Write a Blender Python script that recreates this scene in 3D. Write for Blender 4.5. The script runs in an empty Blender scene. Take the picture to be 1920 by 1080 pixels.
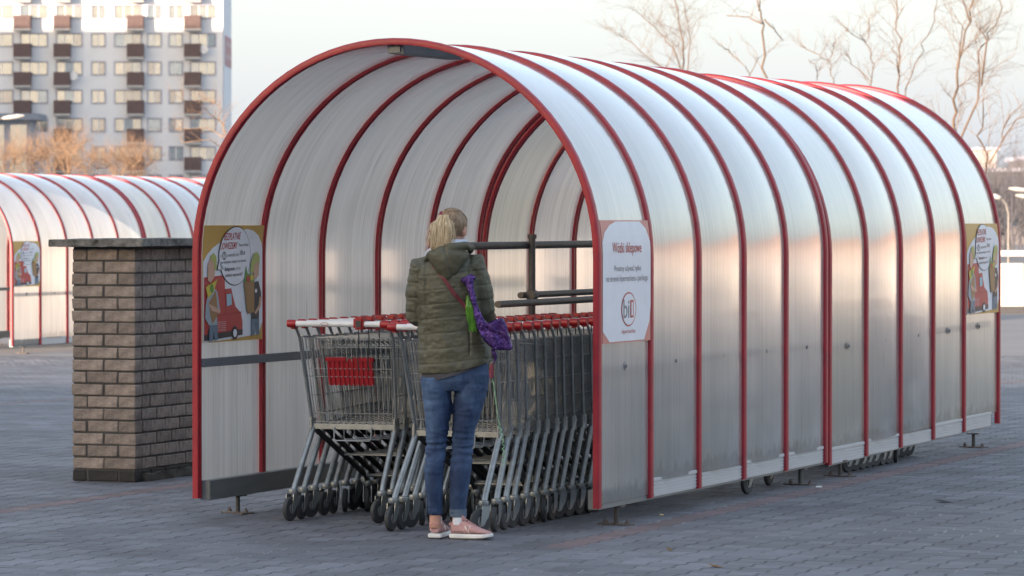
import bpy, bmesh, math, random
import numpy as np
from mathutils import Vector, Matrix, noise as mnoise
from mathutils.bvhtree import BVHTree
R = math.radians
random.seed(7)
SC = bpy.context.scene
COL = SC.collection

# ------------------------------------------------------------------ camera
FPX, CAMH, PITCH = 7700.0, 1.64, 0.0164          # focal length in photo pixels (1920 wide), eye height, tilt
cam = bpy.data.cameras.new('camera')
cam_o = bpy.data.objects.new('camera', cam); COL.objects.link(cam_o)
cam.sensor_width = 36.0; cam.lens = FPX / 1920 * 36
cam.clip_start = 0.5; cam.clip_end = 6000
cam_o.location = (0, 0, CAMH); cam_o.rotation_euler = (math.pi / 2 - PITCH, 0, 0)
cam.dof.use_dof = True; cam.dof.focus_distance = 22.5; cam.dof.aperture_fstop = 9.0
SC.camera = cam_o

# ------------------------------------------------------------------ light
SUN_EL, SUN_AZ = R(6.5), R(225)                   # low evening sun behind the viewer's left shoulder
w = bpy.data.worlds.new('World'); SC.world = w; w.use_nodes = True
nt = w.node_tree
sky = nt.nodes.new('ShaderNodeTexSky'); sky.sky_type = 'NISHITA'; sky.sun_disc = False
sky.sun_elevation = SUN_EL; sky.sun_rotation = SUN_AZ
sky.air_density = 1.0; sky.dust_density = 3.0; sky.ozone_density = 1.2
bg = nt.nodes['Background']; bg.inputs[1].default_value = 0.15
veil = nt.nodes.new('ShaderNodeMix'); veil.data_type = 'RGBA'     # thin even high haze that pales the whole sky
veil.inputs[0].default_value = 0.6; veil.inputs[7].default_value = (1.6, 1.77, 2.08, 1)
nt.links.new(sky.outputs[0], veil.inputs[6]); nt.links.new(veil.outputs[2], bg.inputs[0])
sun = bpy.data.lights.new('sun', 'SUN'); sun.energy = 3.2; sun.angle = R(0.5); sun.color = (1.0, 0.78, 0.6)
sun_o = bpy.data.objects.new('sun', sun); COL.objects.link(sun_o)
sdir = Vector((math.sin(SUN_AZ) * math.cos(SUN_EL), math.cos(SUN_AZ) * math.cos(SUN_EL), math.sin(SUN_EL)))
sun_o.rotation_euler = sdir.to_track_quat('Z', 'Y').to_euler(); sun_o.location = (-20, -20, 30)
SC.view_settings.view_transform = 'Standard'; SC.view_settings.look = 'None'
SC.view_settings.gamma = 1.0; SC.view_settings.exposure = 2.1; SC.view_settings.use_curve_mapping = False
SC.render.engine = 'CYCLES'
SC.cycles.max_bounces = 10; SC.cycles.transparent_max_bounces = 16; SC.cycles.use_denoising = True

# ------------------------------------------------------------------ helpers
def tag(o, label=None, cat=None, group=None, kind=None):
    if label: o['label'] = label
    if cat: o['category'] = cat
    if group: o['group'] = group
    if kind: o['kind'] = kind
    return o
def empty(name, loc=(0, 0, 0), rz=0, parent=None):
    o = bpy.data.objects.new(name, None); COL.objects.link(o)
    o.empty_display_size = 0.1; o.location = loc; o.rotation_euler = (0, 0, rz); o.parent = parent
    return o
def link(name, mesh, parent=None, loc=(0, 0, 0), rot=(0, 0, 0)):
    o = bpy.data.objects.new(name, mesh); COL.objects.link(o)
    o.parent = parent; o.location = loc; o.rotation_euler = rot
    return o
def copy_tree(o, parent=None):
    c = o.copy(); COL.objects.link(c); c.parent = parent
    for ch in list(o.children): copy_tree(ch, c)
    return c
class MB:
    def __init__(s): s.v = []; s.f = []
    def add(s, vs, fs):
        n = len(s.v); s.v += [tuple(v) for v in vs]; s.f += [tuple(i + n for i in f) for f in fs]; return s
    def box(s, x0, x1, y0, y1, z0, z1):
        return s.add([(x0,y0,z0),(x1,y0,z0),(x1,y1,z0),(x0,y1,z0),(x0,y0,z1),(x1,y0,z1),(x1,y1,z1),(x0,y1,z1)],
                     [(3,2,1,0),(4,5,6,7),(0,1,5,4),(1,2,6,5),(2,3,7,6),(3,0,4,7)])
    def tube(s, path, r, n=6, caps=True, up=None, sq=None):
        P = [Vector(p) for p in path]; k = len(P)
        rad = r if isinstance(r, (list, tuple)) else [r] * k
        T = []
        for i in range(k):
            t = (P[min(i + 1, k - 1)] - P[max(i - 1, 0)])
            T.append(t.normalized() if t.length > 1e-9 else Vector((0, 0, 1)))
        a = Vector(up) if up else (Vector((1, 0, 0)) if abs(T[0].x) < 0.8 else Vector((0, 1, 0)))
        vs = []
        for i in range(k):
            a = (a - T[i] * a.dot(T[i])).normalized(); b = T[i].cross(a)
            ra, rb = (rad[i] if isinstance(rad[i], (tuple, list)) else (rad[i], rad[i]))
            for j in range(n):
                g = 2 * math.pi * (j + 0.5) / n
                vs.append(P[i] + a * (ra * math.cos(g)) + b * (rb * math.sin(g)))
        fs = [(i*n+j, i*n+(j+1)%n, (i+1)*n+(j+1)%n, (i+1)*n+j) for i in range(k-1) for j in range(n)]
        if caps: fs += [tuple(range(n))[::-1], tuple((k-1)*n + j for j in range(n))]
        return s.add(vs, fs)
    def loft(s, rings, n=24, caps=True):
        """rings: (cx,cy,cz,rx,ry[,power]) stacked along z"""
        vs = []
        for r in rings:
            cx, cy, cz, rx, ry = r[:5]; p = r[5] if len(r) > 5 else 2.0
            for j in range(n):
                g = 2 * math.pi * j / n; c, q = math.cos(g), math.sin(g)
                vs.append((cx + rx * math.copysign(abs(c) ** (2 / p), c), cy + ry * math.copysign(abs(q) ** (2 / p), q), cz))
        k = len(rings)
        fs = [(i*n+j, i*n+(j+1)%n, (i+1)*n+(j+1)%n, (i+1)*n+j) for i in range(k-1) for j in range(n)]
        if caps: fs += [tuple(range(n))[::-1], tuple((k-1)*n + j for j in range(n))]
        return s.add(vs, fs)
    def lathe(s, prof, n=16, axis='Z', c=(0, 0, 0)):
        vs = []
        for r, z in prof:
            for j in range(n):
                g = 2 * math.pi * j / n; p = (r * math.cos(g), r * math.sin(g), z)
                if axis == 'X': p = (p[2], p[0], p[1])
                elif axis == 'Y': p = (p[0], p[2], p[1])
                vs.append((p[0] + c[0], p[1] + c[1], p[2] + c[2]))
        k = len(prof)
        fs = [(i*n+j, i*n+(j+1)%n, (i+1)*n+(j+1)%n, (i+1)*n+j) for i in range(k-1) for j in range(n)]
        fs += [tuple(range(n))[::-1], tuple((k-1)*n + j for j in range(n))]
        return s.add(vs, fs)
    def prism(s, poly, z0, z1, f=lambda x, y, z: (x, y, z)):
        n = len(poly)
        return s.add([f(x, y, z0) for x, y in poly] + [f(x, y, z1) for x, y in poly],
                     [tuple(range(n))[::-1], tuple(range(n, 2*n))] + [(i, (i+1)%n, n+(i+1)%n, n+i) for i in range(n)])
    def mesh(s, name, mat=None, smooth=None, bevel=0, fix=True):
        m = bpy.data.meshes.new(name); m.from_pydata(s.v, [], s.f)
        if fix or bevel:
            bm = bmesh.new(); bm.from_mesh(m)
            if fix: bmesh.ops.recalc_face_normals(bm, faces=bm.faces)
            if bevel: bmesh.ops.bevel(bm, geom=bm.edges[:], offset=bevel, segments=2, affect='EDGES', clamp_overlap=True)
            bm.to_mesh(m); bm.free()
        if smooth is not None:
            m.polygons.foreach_set('use_smooth', [True] * len(m.polygons)); m.set_sharp_from_angle(angle=R(smooth))
        if mat: m.materials.append(mat)
        return m
    def build(s, name, mat, parent=None, smooth=None, bevel=0, loc=(0, 0, 0), rot=(0, 0, 0)):
        return link(name, s.mesh(name, mat, smooth, bevel), parent, loc, rot)
def evalmesh(m, mods, name):
    o = bpy.data.objects.new('tmp', m); COL.objects.link(o)
    for t, kw in mods:
        md = o.modifiers.new(t, t)
        for k, v in kw.items(): setattr(md, k, v)
    dg = bpy.context.evaluated_depsgraph_get(); dg.update()
    r = bpy.data.meshes.new_from_object(o.evaluated_get(dg), depsgraph=dg)
    mats = list(m.materials)
    bpy.data.objects.remove(o); r.name = name
    if not r.materials:
        for q in mats: r.materials.append(q)
    return r
def remesh(mb, name, mat, voxel, smooth=4, fac=0.5):
    m = mb.mesh(name, None)
    r = evalmesh(m, [('REMESH', dict(mode='VOXEL', voxel_size=voxel, use_smooth_shade=True)), ('SMOOTH', dict(factor=fac, iterations=smooth))], name)
    r.materials.clear(); r.materials.append(mat)
    r.polygons.foreach_set('use_smooth', [True] * len(r.polygons))
    return r
def displace(m, fn):
    n = len(m.vertices); co = np.empty(n * 3); no = np.empty(n * 3)
    m.vertices.foreach_get('co', co); m.vertex_normals.foreach_get('vector', no)
    co = co.reshape(-1, 3); no = no.reshape(-1, 3)
    d = np.array([fn(c, q) for c, q in zip(co, no)])
    m.vertices.foreach_set('co', (co + no * d[:, None]).ravel()); m.update()
def gz(y):                                        # the car park falls away gently beyond the shelter
    t = min(max((y - 33) / 22.0, 0), 1); return -0.275 * t * t * (3 - 2 * t)
def px(u, v, Y):                                  # a point of the photo put at distance Y
    return Vector(((u - 960) / FPX * Y, Y, CAMH + (540 - FPX * math.tan(PITCH) - v) / FPX * Y))

# ------------------------------------------------------------------ materials
def nodes(name):
    m = bpy.data.materials.new(name); m.use_nodes = True
    return m, m.node_tree, m.node_tree.nodes['Principled BSDF']
def mat(name, col, rough=0.6, metal=0.0, var=0.12, scale=8.0, bump=0.0, bscale=60.0, col2=None, stretch=(1, 1, 1), spec=0.5, attr=False, contrast=None, world=False):
    m, t, p = nodes(name)
    p.inputs['Roughness'].default_value = rough; p.inputs['Metallic'].default_value = metal
    p.inputs['Specular IOR Level'].default_value = spec
    tc = t.nodes.new('ShaderNodeTexCoord'); mp = t.nodes.new('ShaderNodeMapping'); mp.inputs['Scale'].default_value = stretch
    t.links.new(t.nodes.new('ShaderNodeNewGeometry').outputs['Position'] if world else tc.outputs['Object'], mp.inputs[0])
    n = t.nodes.new('ShaderNodeTexNoise'); n.inputs['Scale'].default_value = scale; n.inputs['Detail'].default_value = 6
    n.inputs['Roughness'].default_value = 0.65
    t.links.new(mp.outputs[0], n.inputs[0])
    r = t.nodes.new('ShaderNodeValToRGB')
    lo, hi = contrast or (0.3, 0.7)
    c2 = col2 or tuple(c * (1 + var) for c in col); c1 = col if col2 else tuple(c * (1 - var) for c in col)
    r.color_ramp.elements[0].position = lo; r.color_ramp.elements[1].position = hi
    r.color_ramp.elements[0].color = (*c1, 1); r.color_ramp.elements[1].color = (*c2, 1)
    t.links.new(n.outputs[0], r.inputs[0])
    out = r.outputs[0]
    if attr:                                      # each piece a little lighter or darker than the next
        a = t.nodes.new('ShaderNodeAttribute'); a.attribute_name = 'tint'
        x = t.nodes.new('ShaderNodeMix'); x.data_type = 'RGBA'; x.blend_type = 'MULTIPLY'; x.inputs[0].default_value = 1
        t.links.new(out, x.inputs[6]); t.links.new(a.outputs['Color'], x.inputs[7]); out = x.outputs[2]
    t.links.new(out, p.inputs['Base Color'])
    if bump:
        n2 = t.nodes.new('ShaderNodeTexNoise'); n2.inputs['Scale'].default_value = bscale; n2.inputs['Detail'].default_value = 5
        t.links.new(mp.outputs[0], n2.inputs[0])
        b = t.nodes.new('ShaderNodeBump'); b.inputs['Strength'].default_value = bump; b.inputs['Distance'].default_value = 0.01
        t.links.new(n2.outputs[0], b.inputs['Height']); t.links.new(b.outputs[0], p.inputs['Normal'])
    return m
M = {}
M['red'] = mat('red_paint', (0.35, 0.012, 0.027), 0.42, col2=(0.25, 0.011, 0.026), contrast=(0.45, 0.7), scale=7, bump=0.04, bscale=25)
M['red2'] = mat('red_plastic', (0.29, 0.007, 0.014), 0.36, var=0.1)
M['galv'] = mat('galvanised_beam', (0.17, 0.19, 0.2), 0.5, 0.35, var=0.18, scale=14, stretch=(1, 0.2, 1), bump=0.05)
M['railgrey'] = mat('grey_rail', (0.16, 0.18, 0.21), 0.5, 0.3, var=0.12)
M['alu'] = mat('white_aluminium', (0.5, 0.53, 0.56), 0.45, 0.2, var=0.1, scale=10, stretch=(1, 0.3, 1))
M['zinc'] = mat('zinc_tube', (0.3, 0.325, 0.335), 0.36, 0.65, var=0.2, scale=20)
M['wire'] = mat('zinc_wire', (0.36, 0.38, 0.39), 0.35, 0.6, var=0.12)
M['darkbar'] = mat('dark_chassis', (0.035, 0.037, 0.04), 0.5, 0.3, var=0.2)
M['rubber'] = mat('grey_rubber', (0.045, 0.047, 0.05), 0.65, var=0.2, scale=30)
M['whiteplastic'] = mat('white_plastic', (0.66, 0.67, 0.68), 0.35, var=0.06)
M['darkpipe'] = mat('dark_pipe', (0.095, 0.088, 0.083), 0.45, 0.4, var=0.25, scale=15)
M['rust'] = mat('rusty_steel', (0.10, 0.06, 0.045), 0.8, 0.2, var=0.1, col2=(0.2, 0.19, 0.18), scale=30, bump=0.3)
M['steel'] = mat('dull_steel', (0.3, 0.3, 0.31), 0.45, 0.7)
M['black'] = mat('black_dirt', (0.02, 0.018, 0.017), 0.9)

def polycarbonate(name, warm=0.0, dirt=1.0):
    m, t, p = nodes(name); t.nodes.remove(p); L = t.links.new; N = t.nodes.new
    uv = N('ShaderNodeUVMap'); uv.uv_map = 'uv'
    oi = N('ShaderNodeObjectInfo'); off = N('ShaderNodeVectorMath'); off.operation = 'ADD'
    cx = N('ShaderNodeCombineXYZ'); sc = N('ShaderNodeMath'); sc.operation = 'MULTIPLY'; sc.inputs[1].default_value = 37.0
    L(oi.outputs['Random'], sc.inputs[0]); L(sc.outputs[0], cx.inputs[2]); L(uv.outputs[0], off.inputs[0]); L(cx.outputs[0], off.inputs[1])
    def noise(scale, sx, sy, detail=5):
        mp = N('ShaderNodeMapping'); mp.inputs['Scale'].default_value = (sx, sy, 1); L(off.outputs[0], mp.inputs[0])
        n = N('ShaderNodeTexNoise'); n.inputs['Scale'].default_value = scale; n.inputs['Detail'].default_value = detail
        L(mp.outputs[0], n.inputs[0]); return n.outputs[0]
    def ramp(src, a, b, ca, cb):
        r = N('ShaderNodeValToRGB'); r.color_ramp.elements[0].position = a; r.color_ramp.elements[1].position = b
        r.color_ramp.elements[0].color = (*ca, 1); r.color_ramp.elements[1].color = (*cb, 1); L(src, r.inputs[0]); return r.outputs[0]
    def mul(a, b):
        x = N('ShaderNodeMix'); x.data_type = 'RGBA'; x.blend_type = 'MULTIPLY'; x.inputs[0].default_value = 1; L(a, x.inputs[6]); L(b, x.inputs[7]); return x.outputs[2]
    fine = ramp(noise(1, 90, 0.5), 0.3, 0.7, (0.78, 0.785, 0.79), (1, 1, 1))           # flutes along the sheet
    broad = ramp(noise(1, 5, 1.2), 0.3, 0.75, (0.86, 0.87, 0.87), (1, 1, 1))
    g = 1 - 0.4 * dirt
    streak = ramp(noise(1, 38, 2.4, 3), 0.2, 0.36, (g, g, g), (1, 1, 1))              # grime caught in the flutes
    mid = ramp(noise(1, 26, 0.35), 0.35, 0.65, (0.91, 0.915, 0.92), (1, 1, 1))
    tone = mul(mul(mul(fine, broad), mid), streak)
    sy = N('ShaderNodeSeparateXYZ'); L(uv.outputs[0], sy.inputs[0])                      # splash dirt along the bottom edge
    nz = N('ShaderNodeMath'); nz.operation = 'MULTIPLY_ADD'; nz.inputs[1].default_value = 0.22; nz.inputs[2].default_value = -0.07; L(noise(1, 16, 9), nz.inputs[0])
    df_ = N('ShaderNodeMath'); df_.operation = 'SUBTRACT'; L(sy.outputs[1], df_.inputs[0]); L(nz.outputs[0], df_.inputs[1])
    tone = mul(tone, ramp(df_.outputs[0], 0.0, 0.05, (0.76, 0.74, 0.71), (1, 1, 1)))
    c0 = N('ShaderNodeRGB'); c0.outputs[0].default_value = (0.95, 0.93 - 0.01 * warm, 0.9 - 0.2 * warm, 1)
    tc = mul(tone, c0.outputs[0])
    c1 = N('ShaderNodeRGB'); c1.outputs[0].default_value = (0.82, 0.805, 0.78 - 0.16 * warm, 1)
    dc = mul(tone, c1.outputs[0])
    tr = N('ShaderNodeBsdfTranslucent'); L(tc, tr.inputs[0])
    df = N('ShaderNodeBsdfDiffuse'); L(dc, df.inputs[0])
    rf = N('ShaderNodeBsdfRefraction'); rf.inputs['Roughness'].default_value = 0.5; rf.inputs['IOR'].default_value = 1.03; L(tc, rf.inputs[0])
    a = N('ShaderNodeMixShader'); a.inputs[0].default_value = 0.5; L(tr.outputs[0], a.inputs[1]); L(df.outputs[0], a.inputs[2])
    b = N('ShaderNodeMixShader'); b.inputs[0].default_value = 0.3; L(a.outputs[0], b.inputs[1]); L(rf.outputs[0], b.inputs[2])
    gl = N('ShaderNodeBsdfGlossy'); gl.inputs['Roughness'].default_value = 0.14; gl.inputs[0].default_value = (0.96, 0.97, 1, 1)
    bp = N('ShaderNodeBump'); bp.inputs['Strength'].default_value = 0.12; bp.inputs['Distance'].default_value = 0.002; L(noise(1, 60, 0.4, 3), bp.inputs['Height'])
    L(bp.outputs[0], gl.inputs['Normal'])
    fr = N('ShaderNodeFresnel'); fr.inputs[0].default_value = 1.5
    mm = N('ShaderNodeMath'); mm.operation = 'MULTIPLY'; mm.inputs[1].default_value = 1.6; mm.use_clamp = True; L(fr.outputs[0], mm.inputs[0])
    geo = N('ShaderNodeNewGeometry')                                                    # same gloss from both faces
    ff = N('ShaderNodeMix'); ff.data_type = 'FLOAT'; L(geo.outputs['Backfacing'], ff.inputs[0]); L(mm.outputs[0], ff.inputs[2])
    lw = N('ShaderNodeFresnel'); lw.inputs[0].default_value = 1.0 / 1.5
    m2 = N('ShaderNodeMath'); m2.operation = 'MULTIPLY'; m2.inputs[1].default_value = 1.6; m2.use_clamp = True; L(lw.outputs[0], m2.inputs[0])
    L(m2.outputs[0], ff.inputs[3])
    c = N('ShaderNodeMixShader'); L(ff.outputs[0], c.inputs[0]); L(b.outputs[0], c.inputs[1]); L(gl.outputs[0], c.inputs[2])
    L(c.outputs[0], t.nodes['Material Output'].inputs[0])
    return m
M['poly'] = polycarbonate('ribbed_polycarbonate', 0.0)
M['poly_old'] = polycarbonate('yellowed_polycarbonate', 0.45)

# ------------------------------------------------------------------ ground
def ground_mat():
    m, t, p = nodes('joint_sand'); L = t.links.new; N = t.nodes.new
    p.inputs['Roughness'].default_value = 0.95
    tc = N('ShaderNodeTexCoord')
    n = N('ShaderNodeTexNoise'); n.inputs['Scale'].default_value = 0.9; n.inputs['Detail'].default_value = 5; n.inputs['Roughness'].default_value = 0.7
    L(tc.outputs['Object'], n.inputs[0])
    r = N('ShaderNodeValToRGB'); r.color_ramp.elements[0].position = 0.5; r.color_ramp.elements[1].position = 0.6
    r.color_ramp.elements[0].color = (0.03, 0.028, 0.028, 1); r.color_ramp.elements[1].color = (0.34, 0.34, 0.35, 1)
    L(n.outputs[0], r.inputs[0])
    # beyond the built pavers the sheet itself reads as paving
    s = N('ShaderNodeSeparateXYZ'); L(tc.outputs['Object'], s.inputs[0])
    mr = N('ShaderNodeMapRange'); mr.inputs[1].default_value = 57.5; mr.inputs[2].default_value = 58.5; L(s.outputs[1], mr.inputs[0])
    n2 = N('ShaderNodeTexNoise'); n2.inputs['Scale'].default_value = 0.4; n2.inputs['Detail'].default_value = 8; L(tc.outputs['Object'], n2.inputs[0])
    r2 = N('ShaderNodeValToRGB'); r2.color_ramp.elements[0].color = (0.14, 0.14, 0.15, 1); r2.color_ramp.elements[1].color = (0.23, 0.23, 0.24, 1); L(n2.outputs[0], r2.inputs[0])
    x = N('ShaderNodeMix'); x.data_type = 'RGBA'; L(mr.outputs[0], x.inputs[0]); L(r.outputs[0], x.inputs[6]); L(r2.outputs[0], x.inputs[7])
    L(x.outputs[2], p.inputs['Base Color'])
    return m
g = MB(); ys = [-300, -100, 0, 10] + [33 + i for i in range(0, 24)] + [60, 80, 120, 300, 1000, 5000]
vs = [(sx * 2500, y, gz(y) - 0.0016) for y in ys for sx in (-1, 1)]
g.add(vs, [(2*i, 2*i+1, 2*i+3, 2*i+2) for i in range(len(ys)-1)])
ground = g.build('ground', ground_mat()); tag(ground, 'grey interlocking concrete paving of the car park', kind='structure')

PSI = 0.3527                                       # shelter, pillar and paving share this direction
AX = Vector((math.sin(PSI), math.cos(PSI), 0)); CR = Vector((-math.cos(PSI), math.sin(PSI), 0))
O0 = Vector((0.4716, 21.744, 0)); WID = 2.367
def sh(a, c, z=0): return O0 + AX * a + CR * c + Vector((0, 0, z))    # along the shelter, left from its right wall
def paver_poly(ins):
    W0, W1, Lh = 0.0925 - ins, 0.0725 - ins, 0.1 - ins
    a, b = 0.056, 0.036
    return [(-W0,-Lh),(W0,-Lh),(W0,-a-ins*.4),(W1,-b-ins*.4),(W1,b+ins*.4),(W0,a+ins*.4),(W0,Lh),(-W0,Lh),(-W0,a+ins*.4),(-W1,b+ins*.4),(-W1,-b-ins*.4),(-W0,-a-ins*.4)]
PT, PB = paver_poly(0.0068), paver_poly(0.003)
PF = [tuple(range(12))] + [(12+i, 12+(i+1) % 12, (i+1) % 12, i) for i in range(12)]
def paver_verts(ox=0, oy=0, oz=0, tilt=(0, 0)):
    return [(x+ox, y+oy, oz + x*tilt[0] + y*tilt[1]) for x, y in PT] + [(x+ox, y+oy, oz-0.007) for x, y in PB]
M['paver'] = mat('concrete_paver', (0.122, 0.127, 0.147), 0.75, var=0.34, scale=0.7, bump=0.25, bscale=160, attr=True, world=True)
M['paver_red'] = mat('red_concrete_paver', (0.15, 0.112, 0.118), 0.8, var=0.15, scale=3.0, bump=0.25, bscale=160, attr=True, world=True)
def set_tint(me, vals):
    a = me.color_attributes.new('tint', 'FLOAT_COLOR', 'CORNER'); d = np.ones((len(me.loops), 4), np.float32)
    d[:, :3] = np.repeat(np.asarray(vals, np.float32), [len(p.vertices) for p in me.polygons])[:, None]; a.data.foreach_set('color', d.ravel())
pv = []
rngp = random.Random(3)
for k in range(-80, 150):
    for j in range(-45, 260):
        c = k * 0.165; a = j * 0.2 + (0.1 if k % 2 else 0)
        p = sh(a, c)
        if p.y < 17.9 or p.y > 57.8: continue
        if abs(p.x) > p.y * 0.131 + 0.5: continue
        red = k == -1 or k == 22 or k == 62
        pv.append((p.y, a, c, red, p))
pv.sort(key=lambda q: q[0])
rz = -PSI
near, rest = [], []
for q in pv:
    p = q[4]
    vis = abs(p.x) < p.y * 0.1247 + 0.05 and p.y > 18.45
    (near if (len(near) < 300 and vis) else rest).append(q)
pm = []
for i in range(8):
    mb = MB(); mb.add(paver_verts(tilt=(rngp.uniform(-.008, .008), rngp.uniform(-.006, .006))), PF)
    me = mb.mesh('paver', M['paver'], fix=False); set_tint(me, [0.84 + 0.05 * i] * len(me.polygons)); pm.append(me)
for q in near:
    link('paver', rngp.choice(pm), ground, q[4] + Vector((0, 0, gz(q[0]) + rngp.uniform(-.0005, .0007))), (0, 0, rz))
cz, sz = math.cos(rz), math.sin(rz)
for red in (False, True):
    mb = MB(); tints = []
    for q in rest:
        if q[3] != red: continue
        z = gz(q[0]) + rngp.uniform(-.0005, .0007); p = q[4]
        mb.add([(p.x + x*cz - y*sz, p.y + x*sz + y*cz, z + zz) for x, y, zz in paver_verts(tilt=(rngp.uniform(-.008, .008), rngp.uniform(-.006, .006)))], PF)
        tints += [rngp.uniform(0.82, 1.2)] * len(PF)
    me = mb.mesh('paving', M['paver_red' if red else 'paver'], fix=False); set_tint(me, tints)
    o = link('red_paver_rows' if red else 'paver_field', me, ground); o['kind'] = 'stuff'
    if red: o['label'] = 'faded red paver rows marking the bays'

# ------------------------------------------------------------------ cart shelters
RO = WID / 2; RP = RO - 0.022; SPR = 1.4408; FOOT = 0.1144; BAY = 0.8775; GAP = 0.0944
def profile(rad, z0, nseg=40):
    pts = [(rad, z0), (rad, (z0 + SPR) / 2), (rad, SPR)]
    pts += [(rad * math.cos(math.pi * i / nseg), SPR + rad * math.sin(math.pi * i / nseg)) for i in range(1, nseg)]
    return pts + [(-rad, SPR), (-rad, (z0 + SPR) / 2), (-rad, z0)]
def sweep(section, z0):                            # section: (radial offset outward, along) closed outline
    base = profile(1.0, z0); mb = MB(); n = len(section); vs = []
    ctr = [(p if True else p) for p in base]
    for (x, z) in ctr:
        if z > SPR + 1e-6: d = (x, (z - SPR)); 
        else: d = (math.copysign(1, x), 0)
        for ro, al in section:
            rr = RO + ro
            X, Z = (d[0] * rr, SPR + d[1] * rr) if z > SPR + 1e-6 else (d[0] * rr, z)
            vs.append((X, al, Z))
    k = len(ctr)
    fs = [(i*n+j, i*n+(j+1)%n, (i+1)*n+(j+1)%n, (i+1)*n+j) for i in range(k-1) for j in range(n)] + [tuple(range(n)), tuple((k-1)*n+j for j in range(n))]
    mb.add(vs, fs); return mb
sec = [(-0.036, -0.027), (-0.036, -0.008), (-0.031, -0.007), (-0.031, 0.007), (-0.036, 0.008), (-0.036, 0.027), (-0.012, 0.030), (-0.004, 0.026), (0, 0.016), (0.001, 0), (0, -0.016), (-0.004, -0.026), (-0.012, -0.030)]
HOOP = sweep(sec, FOOT).mesh('hoop', M['red'], smooth=35)
def panel_mesh(length, bulge, mat_, zr=0.205, zl=0.2, name='panel'):
    nb = 12; prof = []
    s = 0
    def P(z0):
        out = [(RP, z0 + (SPR - z0) * i / 10) for i in range(11)]
        return out
    right = [(RP, zr + (SPR - zr) * i / 10) for i in range(11)]
    arc = [(RP * math.cos(math.pi * i / 48), SPR + RP * math.sin(math.pi * i / 48)) for i in range(1, 48)]
    left = [(-RP, SPR - (SPR - zl) * i / 10) for i in range(11)]
    pts = right + arc + left
    acc = [0]
    for i in range(1, len(pts)): acc.append(acc[-1] + math.dist(pts[i], pts[i-1]))
    vs, uvs = [], []
    for (x, z), sacc in zip(pts, acc):
        d = (x / RP, (z - SPR) / RP) if z > SPR else (math.copysign(1, x), 0)
        for j in range(nb + 1):
            q = j / nb; b = bulge * (1 - (2*q - 1) ** 2) - 0.003 * math.cos((2*q - 1) * 9) * (abs(2*q-1) ** 3)
            vs.append((x + d[0] * b, q * length, z + d[1] * b)); uvs.append((q * length, sacc))
    fs = [(i*(nb+1)+j, i*(nb+1)+j+1, (i+1)*(nb+1)+j+1, (i+1)*(nb+1)+j) for i in range(len(pts)-1) for j in range(nb)]
    mb = MB().add(vs, fs); me = mb.mesh(name, mat_, fix=True)
    me.polygons.foreach_set('use_smooth', [True] * len(me.polygons))
    u = me.uv_layers.new(name='uv'); li = np.empty(len(me.loops), int); me.loops.foreach_get('vertex_index', li)
    u.data.foreach_set('uv', np.array(uvs)[li].ravel()); return me
PAN = [panel_mesh(BAY - 0.02, b, M['poly']) for b in (0.018, 0.014, 0.021)]
PAN_FIRST = panel_mesh(BAY - 0.02, 0.008, M['poly'], zr=0.135)
PAN_OLD = panel_mesh(BAY - 0.02, 0.002, M['poly_old'])
PAN_LAST = panel_mesh(1.06, 0.003, M['poly_old'], zr=0.2)
bolt_mb = MB().lathe([(0.025, 0), (0.025, 0.003), (0.011, 0.004), (0.011, 0.012)], 14, 'X')
BOLT = bolt_mb.mesh('bolt', M['steel'], smooth=40)
SCREW = MB().lathe([(0.008, 0), (0.008, 0.012)], 8, 'Y').mesh('screw', M['black'], smooth=40)
def strip_mesh(L_):
    mb = MB(); n = 9; z0, z1 = 0.117, 0.2
    for i in range(n):                             # pressed ribs
        a = z0 + (z1 - z0) * i / n; b = z0 + (z1 - z0) * (i + 1) / n
        mb.box(RP - 0.014, RP + (0.006 if i % 2 else 0.002), 0.0, L_, a, b - 0.0008)
    return mb.mesh('kick_strip', M['alu'])
STRIP = strip_mesh(BAY - 0.066)
TRIM = MB().box(RP - 0.004, RP + 0.009, 0, BAY - 0.066, 0.2015, 0.2215).mesh('trim', M['alu'], bevel=0.002)
LEGM = MB().lathe([(0.013, 0.006), (0.013, 0.1)], 10).add(*(lambda b: (b.v, b.f))(MB().box(-.04, .04, -.04, .04, 0.096, 0.103))).mesh('leg', M['darkpipe'], smooth=40)
PLATE = MB().box(-.045, .045, -.10, .10, 0, 0.008).mesh('base_plate', M['rust'], bevel=0.002)
PBOLT = MB().lathe([(0.013, 0.008), (0.013, 0.02), (0.006, 0.021), (0.006, 0.032)], 6).mesh('bolt', M['rust'])
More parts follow.
